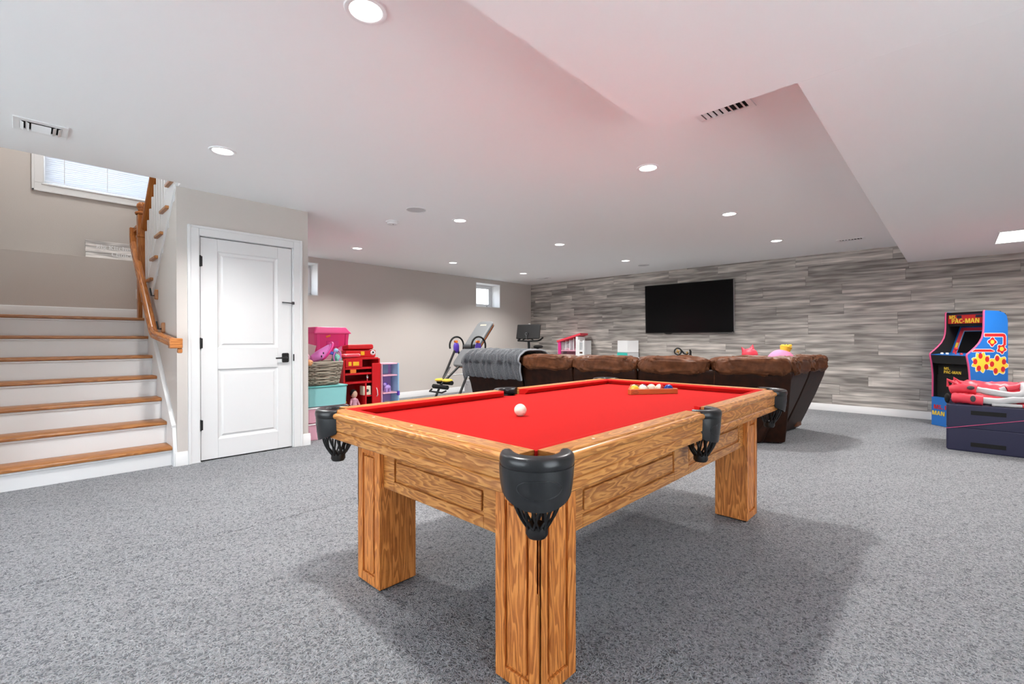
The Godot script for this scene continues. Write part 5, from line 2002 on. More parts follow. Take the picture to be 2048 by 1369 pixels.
func build_locker() -> void:
	# red monster-faced toy locker, front towards +x
	var t := thing("toy_locker", "open red toy locker with shelves and one white monster eye", "toy locker", Vector3(-5.58, 0, -2.955), 0.0)
	var w := 0.24
	for z in [-w, w]:
		var b := nb()
		b.bx(-0.15, 0.15, 0.0, 0.86, z - 0.012, z + 0.012, 0.004)
		put(b, "side", M.red, t)
	var b := nb()
	b.bx(-0.15, -0.135, 0.0, 0.86, -w, w, 0.0)
	put(b, "back", M.deep_red, t)
	for y in [0.03, 0.56, 0.67, 0.74, 0.86]:
		b = nb()
		b.bx(-0.14, 0.15, y - 0.012, y + 0.012, -w + 0.012, w - 0.012, 0.003)
		put(b, "shelf", M.red, t)
	b = nb()
	b.bx(-0.14, 0.15, 0.03, 0.56, 0.02 - 0.08, 0.04 - 0.08, 0.003)
	put(b, "divider", M.red, t)
	for y in [0.22, 0.38]:
		b = nb()
		b.bx(-0.14, 0.145, y - 0.008, y + 0.008, -w + 0.012, -0.062, 0.002)
		put(b, "small_shelf", M.red, t)
	# drawer fronts with yellow windows
	b = nb()
	b.bx(0.14, 0.158, 0.755, 0.85, 0.0, 0.225, 0.004)
	var dr := put(b, "drawer", M.red, t)
	for q in [[0.15, 0.19], [0.05, 0.13]]:
		b = nb()
		b.bx(0.157, 0.162, 0.775, 0.825, q[0], q[1], 0.002)
		put(b, "window", M.lime, dr)
	b = nb()
	b.bx(0.13, 0.15, 0.682, 0.73, 0.08, 0.16, 0.004)
	put(b, "drawer", M.orange, t)
	# face on top
	b = nb()
	b.bx(-0.12, 0.05, 0.872, 0.965, -0.25, 0.17, 0.012)
	put(b, "head", M.red, t)
	b = nb()
	b.xf = Transform3D(Basis(Vector3(0, 0, 1), 0.12), Vector3(0, 0, 0))
	b.bx(0.0, 0.17, 0.965, 1.03, -0.22, 0.14, 0.016)
	put(b, "brow", M.red, t)
	b = nb()
	b.pillow(Vector3(0.055, 0.93, -0.2), Vector3(0.012, 0.032, 0.036), 1, 1, 16, 10)
	var eye := put(b, "eye", M.gloss_white, t)
	b = nb()
	b.pillow(Vector3(0.064, 0.935, -0.2), Vector3(0.008, 0.014, 0.015), 1, 1, 12, 8)
	put(b, "pupil", M.matte_black, eye)
	b = nb()
	b.bx(0.05, 0.062, 0.90, 0.95, -0.08, -0.03, 0.002)
	put(b, "badge", M.lime, t)
	# narrow closed door on the right-hand third
	b = nb()
	b.bx(0.15, 0.175, 0.03, 0.80, -0.25, -0.125, 0.010)
	var dor := put(b, "door", M.red, t)
	b = nb()
	b.tube([Vector3(0.172, 0.37, -0.19), Vector3(0.195, 0.39, -0.19), Vector3(0.195, 0.45, -0.185), Vector3(0.172, 0.48, -0.185)], 0.006, 6)
	put(b, "handle", M.gloss_white, dor)
	for q in [[0.5, 0.19], [0.42, 0.2], [0.33, 0.19]]:
		b = nb()
		b.ball(Vector3(0.155, q[0], q[1] + 0.03), 0.008, 8, 6)
		put(b, "button", M.lime, t)
	# striped hair tools on the locker
	var tr := thing("toy_tray", "pink striped toy tray lying on top of the red locker", "toy tray", Vector3(-5.49, 0.874, -2.82), 0.1)
	b = nb()
	b.pillow(Vector3(0, 0.026, 0), Vector3(0.07, 0.024, 0.13), 0.5, 0.5, 24, 10)
	put(b, "tray", M.coral, tr)
	for i in 3:
		b = nb()
		b.bx(0.03 + 0.014 * i, 0.036 + 0.014 * i, 0.044 - 0.006 * i, 0.05 - 0.006 * i, -0.11, 0.1, 0.001)
		put(b, "stripe", M.gloss_white, tr)
	doll("fashion_doll", "tall doll in grey and pink behind the red locker window", Vector3(-5.50, 0.045, -2.88), 0.42, 0.2, M.pale_pink, M.grey, M.matte_black)
	doll("small_doll", "tiny dark-haired doll on the upper shelf of the red locker", Vector3(-5.48, 0.574, -3.05), 0.085, 0.2, M.gloss_white, M.coral, M.brown)
	doll("small_doll", "little white doll on the lower shelf of the red locker", Vector3(-5.48, 0.042, -3.04), 0.17, 0.0, M.gloss_white, M.mint, M.gold)
	var tm := thing("toy_machine", "beige toy appliance on the middle shelf of the red locker", "toy", Vector3(-5.49, 0.39, -3.03), 0.0)
	b = nb()
	b.bx(-0.05, 0.05, 0.0, 0.12, -0.055, 0.055, 0.008)
	put(b, "body", M.cream, tm)
	b = nb()
	b.lathe([Vector2(0.02, 0), Vector2(0.018, 0.006), Vector2(0, 0.007)], 12, Transform3D(Basis(Vector3(0, 0, 1), -PI / 2), Vector3(0.05, 0.06, 0)))
	put(b, "dial", M.dark_grey, tm)
	# open doll suitcase in pink and light blue
	var c := thing("doll_case", "open pink and light blue doll suitcase beside the red locker", "doll case", Vector3(-5.45, 0, -3.325), 0.0)
	b = nb()
	b.bx(-0.10, -0.085, 0.0, 0.79, -0.105, 0.105, 0.002)
	put(b, "back", M.lavender, c)
	b = nb()
	b.bx(-0.10, 0.09, 0.0, 0.79, -0.125, -0.105, 0.004)
	put(b, "side", M.sky, c)
	b = nb()
	b.bx(-0.10, 0.06, 0.0, 0.79, 0.105, 0.118, 0.004)
	put(b, "side", M.pale_pink, c)
	for y in [0.01, 0.40, 0.63, 0.785]:
		b = nb()
		b.bx(-0.09, 0.075, y - 0.008, y + 0.008, -0.105, 0.105, 0.002)
		put(b, "shelf", M.pale_pink, c)
	b = nb()
	b.bx(-0.084, -0.08, 0.645, 0.77, -0.06, 0.06, 0.001)
	put(b, "picture", M.sky, c)
	b = nb()
	b.bx(-0.084, -0.08, 0.05, 0.28, -0.08, -0.01, 0.001)
	put(b, "picture", M.light_grey, c)
	b = nb()
	b.bx(0.06, 0.10, 0.36, 0.42, -0.13, -0.10, 0.006)
	put(b, "clasp", M.purple, c)
	var pl := thing("toy_pony", "small violet toy pony on the shelf of the doll suitcase", "toy pony", Vector3(-5.44, 0.41, -3.32), 0.3)
	b = nb()
	b.pillow(Vector3(0, 0.06, 0), Vector3(0.035, 0.032, 0.055), 1, 1, 16, 10)
	b.pillow(Vector3(0, 0.10, 0.05), Vector3(0.02, 0.022, 0.026), 1, 1, 12, 8)
	for q in [[-0.016, -0.03], [0.016, -0.03], [-0.016, 0.03], [0.016, 0.03]]:
		b.tube([Vector3(q[0], 0.05, q[1]), Vector3(q[0], 0.0, q[1])], [0.012, 0.01], 7)
	put(b, "body", M.lavender, pl)
	b = nb()
	b.tube([Vector3(0, 0.12, 0.045), Vector3(0, 0.11, 0.02), Vector3(0, 0.085, 0.005)], [0.012, 0.014, 0.008], 7)
	put(b, "mane", M.purple, pl)
	var dg := thing("toy_dog", "tiny dark navy toy animal at the bottom of the doll suitcase", "toy animal", Vector3(-5.42, 0.018, -3.30), 0.5)
	b = nb()
	b.pillow(Vector3(0, 0.13, 0), Vector3(0.045, 0.05, 0.07), 1, 1, 16, 10)
	b.pillow(Vector3(0, 0.2, 0.06), Vector3(0.03, 0.032, 0.035), 1, 1, 12, 8)
	for q in [[-0.022, -0.045], [0.022, -0.045], [-0.022, 0.04], [0.022, 0.04]]:
		b.tube([Vector3(q[0], 0.12, q[1]), Vector3(q[0], 0.0, q[1])], [0.016, 0.012], 7)
	put(b, "body", M.navy, dg)
	b = nb()
	b.ball(Vector3(0.024, 0.205, 0.085), 0.006, 8, 6)
	put(b, "eye", M.gloss_white, dg)

# ------------------------------------------------------------------ inversion table and exercise bike
func build_inversion_table() -> void:
	# board lies in the y-z plane, head towards -z; A-frames on both sides along x
	var o := Vector3(-6.38, 0, -5.52)
	var t := thing("inversion_table", "grey and orange padded inversion table with black handles by the window wall", "inversion table", o)
	var b: Bld
	for sx in [-0.30, 0.30]:
		b = nb()
		b.tube([Vector3(sx, 0.93, 0.02), Vector3(sx, 0.03, 0.50)], 0.022, 10)
		put(b, "front_leg", M.black, t)
		b = nb()
		b.tube([Vector3(sx, 0.93, -0.02), Vector3(sx, 0.03, -0.52)], 0.022, 10)
		put(b, "rear_leg", M.black, t)
		b = nb()
		b.tube([Vector3(sx, 0.45, 0.28), Vector3(sx, 0.45, -0.29)], 0.008, 6)
		put(b, "folding_arm", M.steel, t)
		# foam handle loop
		var path := []
		for i in 17:
			var a := lerpf(-0.35, PI + 0.25, i / 16.0)
			path.append(Vector3(sx, 0.99 + 0.16 * sin(a) * (1.0 if a < PI else 1.6), -0.01 + 0.165 * cos(a)))
		path.append(Vector3(sx, 0.86, -0.215))
		b = nb()
		b.tube(path, 0.0165, 9)
		put(b, "handle", M.matte_black, t)
		# pivot cover
		b = nb()
		b.pillow(Vector3(sx, 0.95, 0.0), Vector3(0.035, 0.10, 0.062), 0.8, 0.9, 18, 12)
		put(b, "pivot_cover", M.purple, t)
		b = nb()
		b.lathe([Vector2(0, -0.03), Vector2(0.024, -0.03), Vector2(0.024, 0.03), Vector2(0, 0.03)], 12, Transform3D(Basis(Vector3(0, 0, 1), PI / 2), Vector3(sx, 1.06, 0.01)))
		put(b, "knob", M.orange, t)
	for q in [0.50, -0.52]:
		b = nb()
		b.tube([Vector3(-0.34, 0.025, q), Vector3(0.34, 0.025, q)], 0.024, 10)
		put(b, "cross_foot", M.black, t)
	# board axis
	var foot := Vector3(0, 0.61, 0.17)
	var head := Vector3(0, 1.425, -0.51)
	var ax := (head - foot).normalized()
	var nrm := Vector3(1, 0, 0).cross(ax)
	if nrm.y < 0:
		nrm = -nrm
	var bs := Basis(Vector3(1, 0, 0), ax, Vector3(1, 0, 0).cross(ax))
	if bs.z.y < 0:
		bs = Basis(Vector3(-1, 0, 0), ax, Vector3(-1, 0, 0).cross(ax))
	var L := (head - foot).length()
	var up := Basis(bs.x, bs.z, -bs.y)   # stack axis along the normal
	var fx := Transform3D(Basis(bs.x, bs.z, bs.y * -1.0), foot)
	# lower pad and upper pad: outline stacks along the normal; local z runs down the board
	for q in [[0.20, 0.20, 0.20, "lower_pad"], [0.73, 0.205, 0.33, "upper_pad"]]:
		b = nb()
		b.xf = fx
		var c := Vector3(0, 0, -q[0])
		b.stack([[c + Vector3(0, -0.018, 0), q[1] * 0.98, q[2] * 0.98, 0.09], [c + Vector3(0, 0.0, 0), q[1], q[2], 0.09]], true, true, 6)
		var und := put(b, "pad_edge" if q[3] == "upper_pad" else "pad_edge_lower", M.orange, t)
		b = nb()
		b.xf = fx
		b.stack([[c + Vector3(0, 0.0, 0), q[1], q[2], 0.09], [c + Vector3(0, 0.025, 0), q[1], q[2], 0.09], [c + Vector3(0, 0.042, 0), q[1] * 0.93, q[2] * 0.96, 0.085], [c + Vector3(0, 0.046, 0), q[1] * 0.8, q[2] * 0.88, 0.07]], true, true, 6)
		put(b, q[3], M.grey, t)
		b = nb()
		b.xf = fx
		b.stack([[c + Vector3(0, -0.034, 0), q[1] * 0.97, q[2] * 0.97, 0.09], [c + Vector3(0, -0.018, 0), q[1] * 0.97, q[2] * 0.97, 0.09]], true, true, 6)
		put(b, "backing_plate", M.matte_black, t)
	b = nb()
	b.xf = fx
	b.tube([Vector3(-0.13, 0.055, -0.43), Vector3(0.13, 0.055, -0.43)], [0.04, 0.04], 14)
	put(b, "lumbar_roll", M.dark_grey, t)
	var tx := fx * Transform3D(Basis(Vector3(1, 0, 0), Vector3(0, 0, -1), Vector3(0, 1, 0)), Vector3(0, 0.047, -0.95))
	text("INNOVA", 0.042, 0.002, M.cream, t, tx, "lettering")
	# pole down to the ankle clamps
	b = nb()
	b.tube([foot + ax * 0.1, Vector3(0, 0.33, 0.58)], 0.02, 10)
	put(b, "shin_pole", M.black, t)
	for z in [0.50, 0.60]:
		b = nb()
		b.tube([Vector3(-0.19, 0.36 - (z - 0.5) * 0.7, z), Vector3(0.19, 0.36 - (z - 0.5) * 0.7, z)], 0.038, 12)
		put(b, "ankle_roller", M.matte_black, t)
	for sx in [-0.1, 0.1]:
		b = nb()
		b.pillow(Vector3(sx, 0.40, 0.53), Vector3(0.075, 0.028, 0.09), 0.8, 0.7, 18, 10)
		put(b, "ankle_pad", M.yellow, t)
	b = nb()
	b.tube([Vector3(-0.2, 0.24, 0.63), Vector3(-0.17, 0.21, 0.70), Vector3(0.17, 0.21, 0.70), Vector3(0.2, 0.24, 0.63)], 0.015, 8)
	put(b, "foot_bar", M.black, t)
	b = nb()
	b.tube([Vector3(-0.02, 0.38, 0.55), Vector3(-0.03, 0.62, 0.36)], 0.012, 8)
	put(b, "adjusting_lever", M.dark_grey, t)
	var w := thing("small_white_bin", "small white bucket on the floor behind the inversion table", "bucket", Vector3(-7.0, 0, -6.15))
	b = nb()
	b.lathe([Vector2(0.0, 0.0), Vector2(0.11, 0.0), Vector2(0.135, 0.27), Vector2(0.142, 0.275), Vector2(0.142, 0.285), Vector2(0.128, 0.285), Vector2(0.104, 0.012), Vector2(0.0, 0.012)], 24)
	put(b, "pail", M.light_grey, w)
	b = nb()
	b.tube([Vector3(0, 0.27, 0.14), Vector3(0.05, 0.21, 0.15), Vector3(0.06, 0.20, 0.0), Vector3(0.05, 0.21, -0.15), Vector3(0, 0.27, -0.14)], 0.003, 5)
	put(b, "bail", M.grey, w)

func build_bike() -> void:
	var f := Vector3(-0.69, 0, -0.724)
	var r := Vector3(0.724, 0, -0.69)
	var front := (-f * 0.88 - r * 0.47).normalized()
	var t := thing("exercise_bike", "black exercise bike with a big tilted screen in the far corner", "exercise bike", Vector3(-6.52, 0, -7.36), atan2(front.x, front.z))
	# local +z = front of the bike
	var b := nb()
	b.bx(-0.25, 0.25, 0.0, 0.05, 0.10, 0.17, 0.01)
	b.bx(-0.22, 0.22, 0.0, 0.05, -0.95, -0.88, 0.01)
	b.bx(-0.035, 0.035, 0.03, 0.09, -0.92, 0.14, 0.01)
	put(b, "base_frame", M.black, t)
	b = nb()
	b.tube([Vector3(0, 0.06, -0.05), Vector3(0, 0.55, -0.28), Vector3(0, 0.75, -0.36)], 0.04, 12)
	b.tube([Vector3(0, 0.06, -0.25), Vector3(0, 0.70, -0.02)], 0.04, 12)
	put(b, "main_frame", M.black, t)
	b = nb()
	b.lathe([Vector2(0, -0.025), Vector2(0.22, -0.025), Vector2(0.235, -0.01), Vector2(0.235, 0.01), Vector2(0.22, 0.025), Vector2(0, 0.025)], 32, Transform3D(Basis(Vector3(0, 0, 1), PI / 2), Vector3(0, 0.34, 0.02)))
	put(b, "flywheel", M.dark_grey, t)
	b = nb()
	b.tube([Vector3(0, 0.66, -0.03), Vector3(0, 1.07, 0.0)], 0.028, 12)
	put(b, "handlebar_post", M.black, t)
	b = nb()
	b.bx(-0.05, 0.05, 0.70, 0.82, -0.07, 0.05, 0.015)
	put(b, "post_clamp", M.brown, t)
	b = nb()
	b.tube([Vector3(-0.25, 1.14, -0.16), Vector3(-0.255, 1.09, -0.02), Vector3(-0.23, 1.075, 0.05), Vector3(0, 1.065, 0.06), Vector3(0.23, 1.075, 0.05), Vector3(0.255, 1.09, -0.02), Vector3(0.25, 1.14, -0.16)], 0.018, 9)
	b.tube([Vector3(-0.14, 1.07, 0.05), Vector3(-0.08, 1.12, 0.03), Vector3(0.08, 1.12, 0.03), Vector3(0.14, 1.07, 0.05)], 0.015, 8)
	put(b, "handlebar", M.matte_black, t)
	b = nb()
	b.xf = Transform3D(Basis(Vector3(1, 0, 0), -0.22), Vector3(0, 1.265, 0.02))
	b.bx(-0.272, 0.272, -0.155, 0.155, -0.018, 0.014, 0.01)
	put(b, "screen", M.black, t)
	b = nb()
	b.tube([Vector3(0, 1.10, 0.045), Vector3(0, 1.24, 0.05)], 0.02, 8)
	put(b, "screen_bracket", M.black, t)
	b = nb()
	var cable := []
	for i in 13:
		var a := TAU * i / 12.0
		cable.append(Vector3(-0.03 + 0.024 * sin(a), 1.19 + 0.028 * (1 - cos(a)), 0.065))
	b.tube(cable, 0.004, 5)
	b.tube([Vector3(-0.03, 1.19, 0.065), Vector3(-0.02, 1.08, 0.07)], 0.004, 5)
	put(b, "cable", M.grey, t)
	b = nb()
	b.bx(-0.02, 0.02, 1.425, 1.437, -0.03, -0.015, 0.003)
	put(b, "camera_cap", M.light_grey, t)
	b = nb()
	b.pillow(Vector3(0, 0.94, -0.47), Vector3(0.09, 0.035, 0.14), 0.7, 0.8, 20, 10)
	put(b, "saddle", M.matte_black, t)
	b = nb()
	b.tube([Vector3(0, 0.92, -0.46), Vector3(0, 0.66, -0.34)], 0.026, 10)
	put(b, "seat_post", M.black, t)
	b = nb()
	for s in [-1.0, 1.0]:
		b.tube([Vector3(s * 0.05, 0.34, -0.2), Vector3(s * 0.09, 0.34 + s * 0.13, -0.15)], 0.014, 8)
		b.bx(s * 0.09 - 0.03 + s * 0.03, s * 0.09 + 0.03 + s * 0.03, 0.325 + s * 0.13, 0.35 + s * 0.13, -0.20, -0.10, 0.006)
	put(b, "crank_and_pedals", M.black, t)

# ------------------------------------------------------------------ arcade cabinet, mats, inflatable
func build_arcade() -> void:
	var fl := Vector3(-0.216, 0, -8.119)
	var xd := Vector3(0.7071, 0, 0.7071)
	var W := 0.49
	var at := fl + xd * (W / 2)
	var t := thing("arcade_cabinet", "blue arcade game cabinet with pink edging and a bright marquee", "arcade cabinet", at, -PI / 4)
	# local: x across the front, z out of the front
	var hw := W / 2
	# riser
	var b := nb()
	b.bx(-hw - 0.004, hw + 0.004, 0.0, 0.365, -0.47, 0.0, 0.004)
	var ri := put(b, "riser", M.blue, t)
	text("MS. PAC-", 0.075, 0.003, M.art_red, ri, Transform3D(Basis.IDENTITY, Vector3(-0.06, 0.24, 0.003)), "lettering")
	text("MAN", 0.075, 0.003, M.art_yellow, ri, Transform3D(Basis.IDENTITY, Vector3(-0.15, 0.16, 0.003)), "lettering")
	# side panel outline (z forward, y up)
	var out := PackedVector2Array([Vector2(-0.47, 0.365), Vector2(-0.005, 0.365), Vector2(-0.005, 0.64), Vector2(0.0, 0.70), Vector2(0.012, 0.80), Vector2(0.035, 0.905), Vector2(0.03, 0.925)])
	for q in [[-0.02, 0.965], [-0.07, 1.01], [-0.115, 1.06], [-0.15, 1.12], [-0.165, 1.18], [-0.17, 1.25], [-0.172, 1.44], [-0.18, 1.452]]:
		out.append(Vector2(q[0], q[1]))
	for q in [[-0.34, 1.445], [-0.41, 1.425], [-0.445, 1.39], [-0.46, 1.33]]:
		out.append(Vector2(q[0], q[1]))
	for sx in [-1.0, 1.0]:
		b = nb()
		# prism x -> local z, prism y -> up, prism z -> local x
		b.xf = Transform3D(Basis(Vector3(0, 0, 1), Vector3.UP, Vector3(1, 0, 0)), Vector3.ZERO)
		b.prism(out, sx * hw, sx * (hw - 0.016))
		var sp := put(b, "side_panel", M.blue, t)
		# black inner lining
		b = nb()
		b.xf = Transform3D(Basis(Vector3(0, 0, 1), Vector3.UP, Vector3(1, 0, 0)), Vector3.ZERO)
		var inn := PackedVector2Array()
		var cen := Vector2(-0.24, 0.9)
		for p in out:
			inn.append(cen + (p - cen) * Vector2(0.975, 0.992))
		b.prism(inn, sx * (hw - 0.0155), sx * (hw - 0.0185))
		put(b, "inner_lining", M.matte_black, sp)
		b = nb()
		var edge := []
		for i in range(1, 15):
			edge.append(Vector3(sx * (hw - 0.008), out[i].y, out[i].x + 0.001))
		b.tube(edge, 0.010, 7)
		put(b, "edge_molding", M.molding, sp)
	# printed bands and plain shapes on the visible side (+x)
	var art := Transform3D(Basis(Vector3(0, 0, -1), Vector3.UP, Vector3(1, 0, 0)), Vector3(hw, 0, 0))
	# art plane: x runs to the back, y up
	var bands := [
		[PackedVector2Array([Vector2(0.175, 1.175), Vector2(0.40, 1.175), Vector2(0.425, 1.165), Vector2(0.437, 1.14), Vector2(0.437, 1.035), Vector2(0.405, 1.035), Vector2(0.405, 1.125), Vector2(0.40, 1.138), Vector2(0.175, 1.138)]), "band"],
		[PackedVector2Array([Vector2(0.06, 0.985), Vector2(0.25, 0.985), Vector2(0.30, 0.965), Vector2(0.28, 0.958), Vector2(0.02, 0.958)]), "band"]]
	for q in bands:
		art_layer(t, art, grow(q[0], 0.007), M.art_white, 0.0008, q[1] + "_outline")
		art_layer(t, art, q[0], M.art_red, 0.0014, q[1])
	# plain stand-in shapes in the same colours
	for q in [[Vector2(0.27, 1.075), 0.055, 4, 0.3, M.art_red, 0.024], [Vector2(0.385, 0.99), 0.06, 5, 0.9, M.art_red, 0.026], [Vector2(0.14, 0.83), 0.125, 9, 0.2, M.art_yellow, 0.0], [Vector2(0.345, 0.80), 0.125, 7, 0.6, M.art_yellow, 0.0]]:
		var pg := PackedVector2Array()
		for i in 36:
			var a := TAU * i / 36.0
			var rr: float = q[1] * (0.84 + 0.16 * cos(a * q[2] + q[3]))
			pg.append(q[0] + Vector2(cos(a), sin(a)) * rr)
		art_layer(t, art, grow(pg, 0.008), M.art_white, 0.0008, "printed_shape_outline")
		art_layer(t, art, pg, q[4], 0.0014, "printed_shape")
		if q[5] > 0.0:
			var ins := PackedVector2Array()
			for i in 14:
				ins.append(q[0] + Vector2(cos(TAU * i / 14), sin(TAU * i / 14)) * q[5])
			art_layer(t, art, ins, M.art_yellow, 0.0020, "printed_spot")
		else:
			for k in 5:
				var ins := PackedVector2Array()
				var c: Vector2 = q[0] + Vector2(cos(k * 1.26 + 0.5), sin(k * 1.26 + 0.5)) * 0.078
				for i in 14:
					ins.append(c + Vector2(cos(TAU * i / 14) * 0.026, sin(TAU * i / 14) * 0.034))
				art_layer(t, art, ins, M.art_red, 0.0020, "printed_spot")
	# body between the sides
	var iw := hw - 0.019
	b = nb()
	b.bx(-iw, iw, 0.366, 0.655, -0.08, -0.05, 0.002)
	put(b, "coin_panel_lower", M.matte_black, t)
	b = nb()
	b.bx(-iw, iw, 0.655, 0.78, -0.09, -0.06, 0.002)
	var cp := put(b, "coin_panel", M.matte_black, t)
	text("MS.", 0.05, 0.002, M.art_yellow, cp, Transform3D(Basis.IDENTITY, Vector3(-0.10, 0.735, -0.058)), "lettering")
	text("PAC-MAN", 0.05, 0.002, M.art_yellow, cp, Transform3D(Basis.IDENTITY, Vector3(-0.03, 0.69, -0.058)), "lettering")
	b = nb()
	b.xf = Transform3D(Basis(Vector3(0, 0, 1), Vector3.UP, Vector3(1, 0, 0)), Vector3.ZERO)
	b.prism(PackedVector2Array([Vector2(-0.06, 0.78), Vector2(0.005, 0.80), Vector2(0.03, 0.902), Vector2(-0.20, 0.925), Vector2(-0.20, 0.78)]), -iw, iw)
	put(b, "control_box", M.black, t)
	b = nb()
	b.xf = Transform3D(Basis(Vector3(1, 0, 0), 0.095), Vector3(0, 0.916, -0.085))
	b.bx(-iw, iw, -0.002, 0.006, -0.115, 0.115, 0.002)
	put(b, "control_deck", M.blue, t)
	for q in [[-0.15, M.gloss_white], [-0.08, M.gloss_white], [0.10, M.art_red]]:
		b = nb()
		b.lathe([Vector2(0.016, 0), Vector2(0.016, 0.012), Vector2(0.012, 0.018), Vector2(0, 0.019)], 12, Transform3D(Basis.IDENTITY, Vector3(q[0], 0.918, -0.04)))
		put(b, "button", q[1], t)
	b = nb()
	b.tube([Vector3(0.0, 0.92, -0.07), Vector3(0.0, 0.975, -0.075)], 0.007, 8)
	b.ball(Vector3(0.0, 0.985, -0.075), 0.02, 14, 10)
	put(b, "joystick", M.art_red, t)
	# tilted screen with its printed surround
	var sc := Transform3D(Basis(Vector3(1, 0, 0), -0.35), Vector3(0, 1.09, -0.285))
	b = nb()
	b.xf = sc
	b.bx(-iw, iw, -0.20, 0.20, -0.012, 0.0, 0.0)
	var sur := put(b, "screen_surround", M.blue, t)
	b = nb()
	b.xf = sc
	for q in [[-0.20, -0.155, -0.19, 0.17], [0.155, 0.20, -0.19, 0.17], [-0.20, 0.20, 0.135, 0.175]]:
		b.bx(q[0], q[1], q[2], q[3], 0.0, 0.002, 0.0)
	put(b, "surround_band", M.coral, sur)
	b = nb()
	b.xf = sc
	for q in [[-0.152, -0.146, -0.19, 0.132], [0.146, 0.152, -0.19, 0.132], [-0.152, 0.152, 0.126, 0.132]]:
		b.bx(q[0], q[1], q[2], q[3], 0.0, 0.002, 0.0)
	put(b, "surround_line", M.light_grey, sur)
	b = nb()
	b.xf = sc
	b.bx(-0.192, -0.163, -0.12, -0.03, 0.002, 0.004, 0.0)
	put(b, "instruction_card", M.art_yellow, sur)
	b = nb()
	b.xf = sc
	b.bx(-0.135, 0.135, -0.165, 0.118, 0.0, 0.004, 0.001)
	put(b, "screen_glass", M.dull_screen, t)
	# marquee
	b = nb()
	b.bx(-iw, iw, 1.302, 1.425, -0.24, -0.19, 0.003)
	var mq := put(b, "marquee", M.art_red, t)
	b = nb()
	b.bx(-iw, iw, 1.412, 1.425, -0.19, -0.186, 0.001)
	b.bx(-iw + 0.12, -iw + 0.18, 1.37, 1.405, -0.19, -0.187, 0.001)
	b.bx(iw - 0.10, iw - 0.01, 1.375, 1.405, -0.19, -0.187, 0.001)
	put(b, "marquee_patch", M.navy, mq)
	text("MS.", 0.062, 0.003, M.art_yellow, mq, Transform3D(Basis.IDENTITY, Vector3(-0.155, 1.388, -0.187)), "lettering")
	text("PAC-MAN", 0.078, 0.003, M.art_yellow, mq, Transform3D(Basis.IDENTITY, Vector3(0.0, 1.335, -0.187)), "lettering")
	b = nb()
	b.bx(-iw, iw, 1.425, 1.445, -0.40, -0.185, 0.003)
	b.bx(-iw, iw, 1.27, 1.302, -0.26, -0.20, 0.003)
	b.bx(-iw, iw, 0.366, 1.42, -0.455, -0.44, 0.003)
	put(b, "housing", M.matte_black, t)

func grow(p: PackedVector2Array, by: float) -> PackedVector2Array:
	var r := Geometry2D.offset_polygon(p, by, Geometry2D.JOIN_ROUND)
	return r[0] if r.size() else p

func art_layer(t: Node3D, at: Transform3D, p: PackedVector2Array, m: Material, z: float, called: String) -> void:
	var b := nb()
	b.xf = at
	b.prism(p, 0.0, z)
	put(b, called, m, t)

func build_mats() -> void:
	var t := thing("folded_gym_mat", "thick navy folded gym mat with black fastener strips and a pink cord", "gym mat", Vector3(-0.06, 0, -6.40))
	var b := nb()
	b.xf = Transform3D(Basis.IDENTITY, Vector3(0.62, 0, -0.32))
	b.stack([[Vector3(0, 0.0, 0), 0.61, 0.31, 0.02], [Vector3(0, 0.015, 0), 0.62, 0.32, 0.02], [Vector3(0, 0.223, 0), 0.62, 0.32, 0.02], [Vector3(0, 0.229, 0), 0.612, 0.312, 0.02]], true, true, 3)
	put(b, "lower_fold", M.navy, t)
	b = nb()
	b.xf = Transform3D(Basis.IDENTITY, Vector3(0.62, 0.229, -0.32))
	b.stack([[Vector3(0, 0.0, 0), 0.612, 0.312, 0.02], [Vector3(0, 0.008, 0), 0.62, 0.32, 0.02], [Vector3(0, 0.216, 0), 0.62, 0.32, 0.02], [Vector3(0, 0.229, 0), 0.61, 0.31, 0.02]], true, true, 3)
	put(b, "upper_fold", M.navy, t)
	for y in [0.366, 0.055]:
		for x in [0.175, 0.66]:
			b = nb()
			b.bx(x, x + 0.24, y, y + 0.04, -0.002, 0.003, 0.001)
			put(b, "fastener_strip", M.matte_black, t)
	b = nb()
	b.tube([Vector3(-0.002, 0.214, 0.004), Vector3(0.53, 0.349, 0.004), Vector3(0.9, 0.44, 0.004), Vector3(1.0, 0.462, 0.0)], 0.003, 6)
	put(b, "cord", M.molding, t)

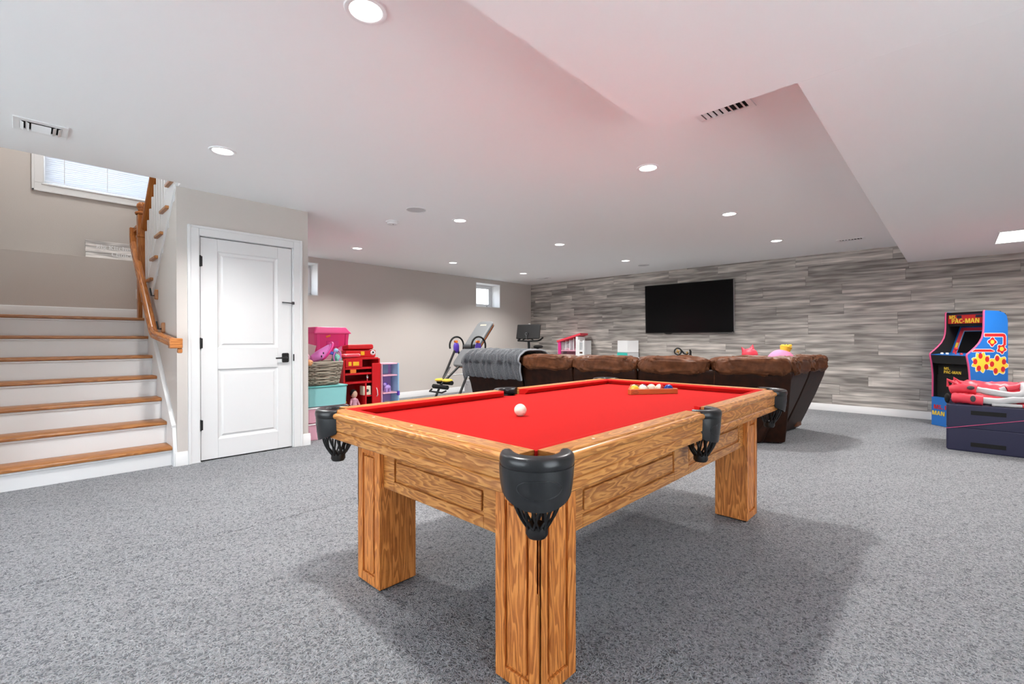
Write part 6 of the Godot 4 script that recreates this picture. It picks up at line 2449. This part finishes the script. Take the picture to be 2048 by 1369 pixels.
func build_inflatable() -> void:
	var t := thing("deflated_inflatable", "rumpled coral and light grey vinyl inflatable heaped on the navy mat", "inflatable", Vector3(0.0, 0.458, -6.42))
	var fn := FastNoiseLite.new()
	fn.seed = 77
	fn.frequency = 5.0
	# flattened sheet at the back and at the right
	var b := nb()
	var P := []
	for r in 16:
		var row := PackedVector3Array()
		for c in 40:
			var x := lerpf(-0.02, 1.12, c / 39.0)
			var f := r / 15.0
			var z := lerpf(-0.10, -0.56, f)
			var y := 0.03 + 0.18 * smoothstep(0.0, 0.45, f) * smoothstep(1.15, 0.7, f) + 0.03 * fn.get_noise_2d(x * 2.0, z * 3.0)
			row.append(Vector3(x, maxf(y, 0.006), z))
		P.append(row)
	b.grid(P, false, false, Vector2(1, 1), false)
	put(b, "body_sheet", M.coral, t)
	# limbs: flattened tubes with coral ends and grey middles: [points, radius, flat, colour]
	var limbs := [
		[[Vector3(-0.03, 0.13, -0.16), Vector3(0.04, 0.15, -0.14), Vector3(0.12, 0.15, -0.13), Vector3(0.16, 0.145, -0.125)], 0.05, 1.0, "coral"],
		[[Vector3(0.16, 0.145, -0.125), Vector3(0.28, 0.125, -0.11), Vector3(0.40, 0.11, -0.10), Vector3(0.46, 0.12, -0.105), Vector3(0.49, 0.16, -0.13), Vector3(0.47, 0.205, -0.2)], 0.034, 0.9, "light_grey"],
		[[Vector3(-0.01, 0.055, -0.07), Vector3(0.05, 0.06, -0.05), Vector3(0.14, 0.052, -0.045), Vector3(0.20, 0.05, -0.045)], 0.052, 0.95, "coral"],
		[[Vector3(0.20, 0.05, -0.045), Vector3(0.30, 0.046, -0.05), Vector3(0.40, 0.07, -0.06), Vector3(0.50, 0.078, -0.08), Vector3(0.56, 0.06, -0.10)], 0.04, 0.75, "light_grey"],
		[[Vector3(0.26, 0.018, -0.03), Vector3(0.36, 0.018, -0.03), Vector3(0.46, 0.018, -0.035)], 0.022, 0.75, "light_grey"],
		[[Vector3(0.46, 0.02, -0.035), Vector3(0.52, 0.024, -0.04), Vector3(0.58, 0.02, -0.05)], 0.03, 0.6, "coral"],
		[[Vector3(0.32, 0.15, -0.16), Vector3(0.36, 0.165, -0.16)], 0.03, 0.8, "light_grey"],
		[[Vector3(0.36, 0.165, -0.16), Vector3(0.43, 0.185, -0.18), Vector3(0.48, 0.215, -0.22)], 0.035, 0.8, "coral"],
		[[Vector3(0.50, 0.20, -0.2), Vector3(0.54, 0.15, -0.16), Vector3(0.55, 0.09, -0.12), Vector3(0.54, 0.05, -0.10)], 0.03, 0.5, "light_grey"]]
	for q in limbs:
		var cv := Curve3D.new()
		var pts: Array = q[0]
		for i in pts.size():
			var tn: Vector3 = (pts[mini(i + 1, pts.size() - 1)] - pts[maxi(i - 1, 0)]) * 0.2
			cv.add_point(pts[i], -tn, tn)
		var path := []
		var rad := []
		for i in 15:
			var p := cv.sample_baked(cv.get_baked_length() * i / 14.0)
			path.append(p)
			rad.append(q[1] * (1.0 + 0.22 * fn.get_noise_2d(p.x * 6.0, p.z * 9.0 + p.y * 5.0)))
		b = nb()
		b.tube(path, rad, 14, false, true, q[2])
		put(b, "limb", M[q[3]], t)
	# fins at the head end and dark valve openings
	b = nb()
	for q in [[Vector3(-0.05, 0.16, -0.16), Vector3(-0.055, 0.23, -0.16), Vector3(0.02, 0.19, -0.15)], [Vector3(0.0, 0.18, -0.18), Vector3(-0.005, 0.25, -0.19), Vector3(0.05, 0.2, -0.18)]]:
		b.tube([q[0], q[1], q[2]], [0.02, 0.022, 0.018], 8, false, true, 0.6)
	put(b, "fin", M.coral, t)
	b = nb()
	b.pillow(Vector3(0.115, 0.165, -0.075), Vector3(0.028, 0.02, 0.014), 1, 1, 12, 8)
	b.pillow(Vector3(0.13, 0.065, 0.008), Vector3(0.02, 0.032, 0.008), 1, 1, 12, 8)
	put(b, "valve", M.dark_grey, t)
	b = nb()
	b.pillow(Vector3(-0.055, 0.05, -0.06), Vector3(0.022, 0.05, 0.03), 1, 1, 12, 8)
	put(b, "strap", M.matte_black, t)

const LAMP_E := 2.5
const SUN_E := 14.0

func _ready() -> void:
	rng.seed = 20260
	build_camera_and_light()
	make_materials()
	build_lamps()
	build_shell()
	build_closet()
	build_stairs()
	build_ceiling_fittings()
	build_pool_table()
	build_balls()
	build_sofa()
	build_tv()
	build_console()
	build_sign_and_switch()
	build_bins()
	build_locker()
	build_inversion_table()
	build_bike()
	build_arcade()
	build_mats()
	build_inflatable()
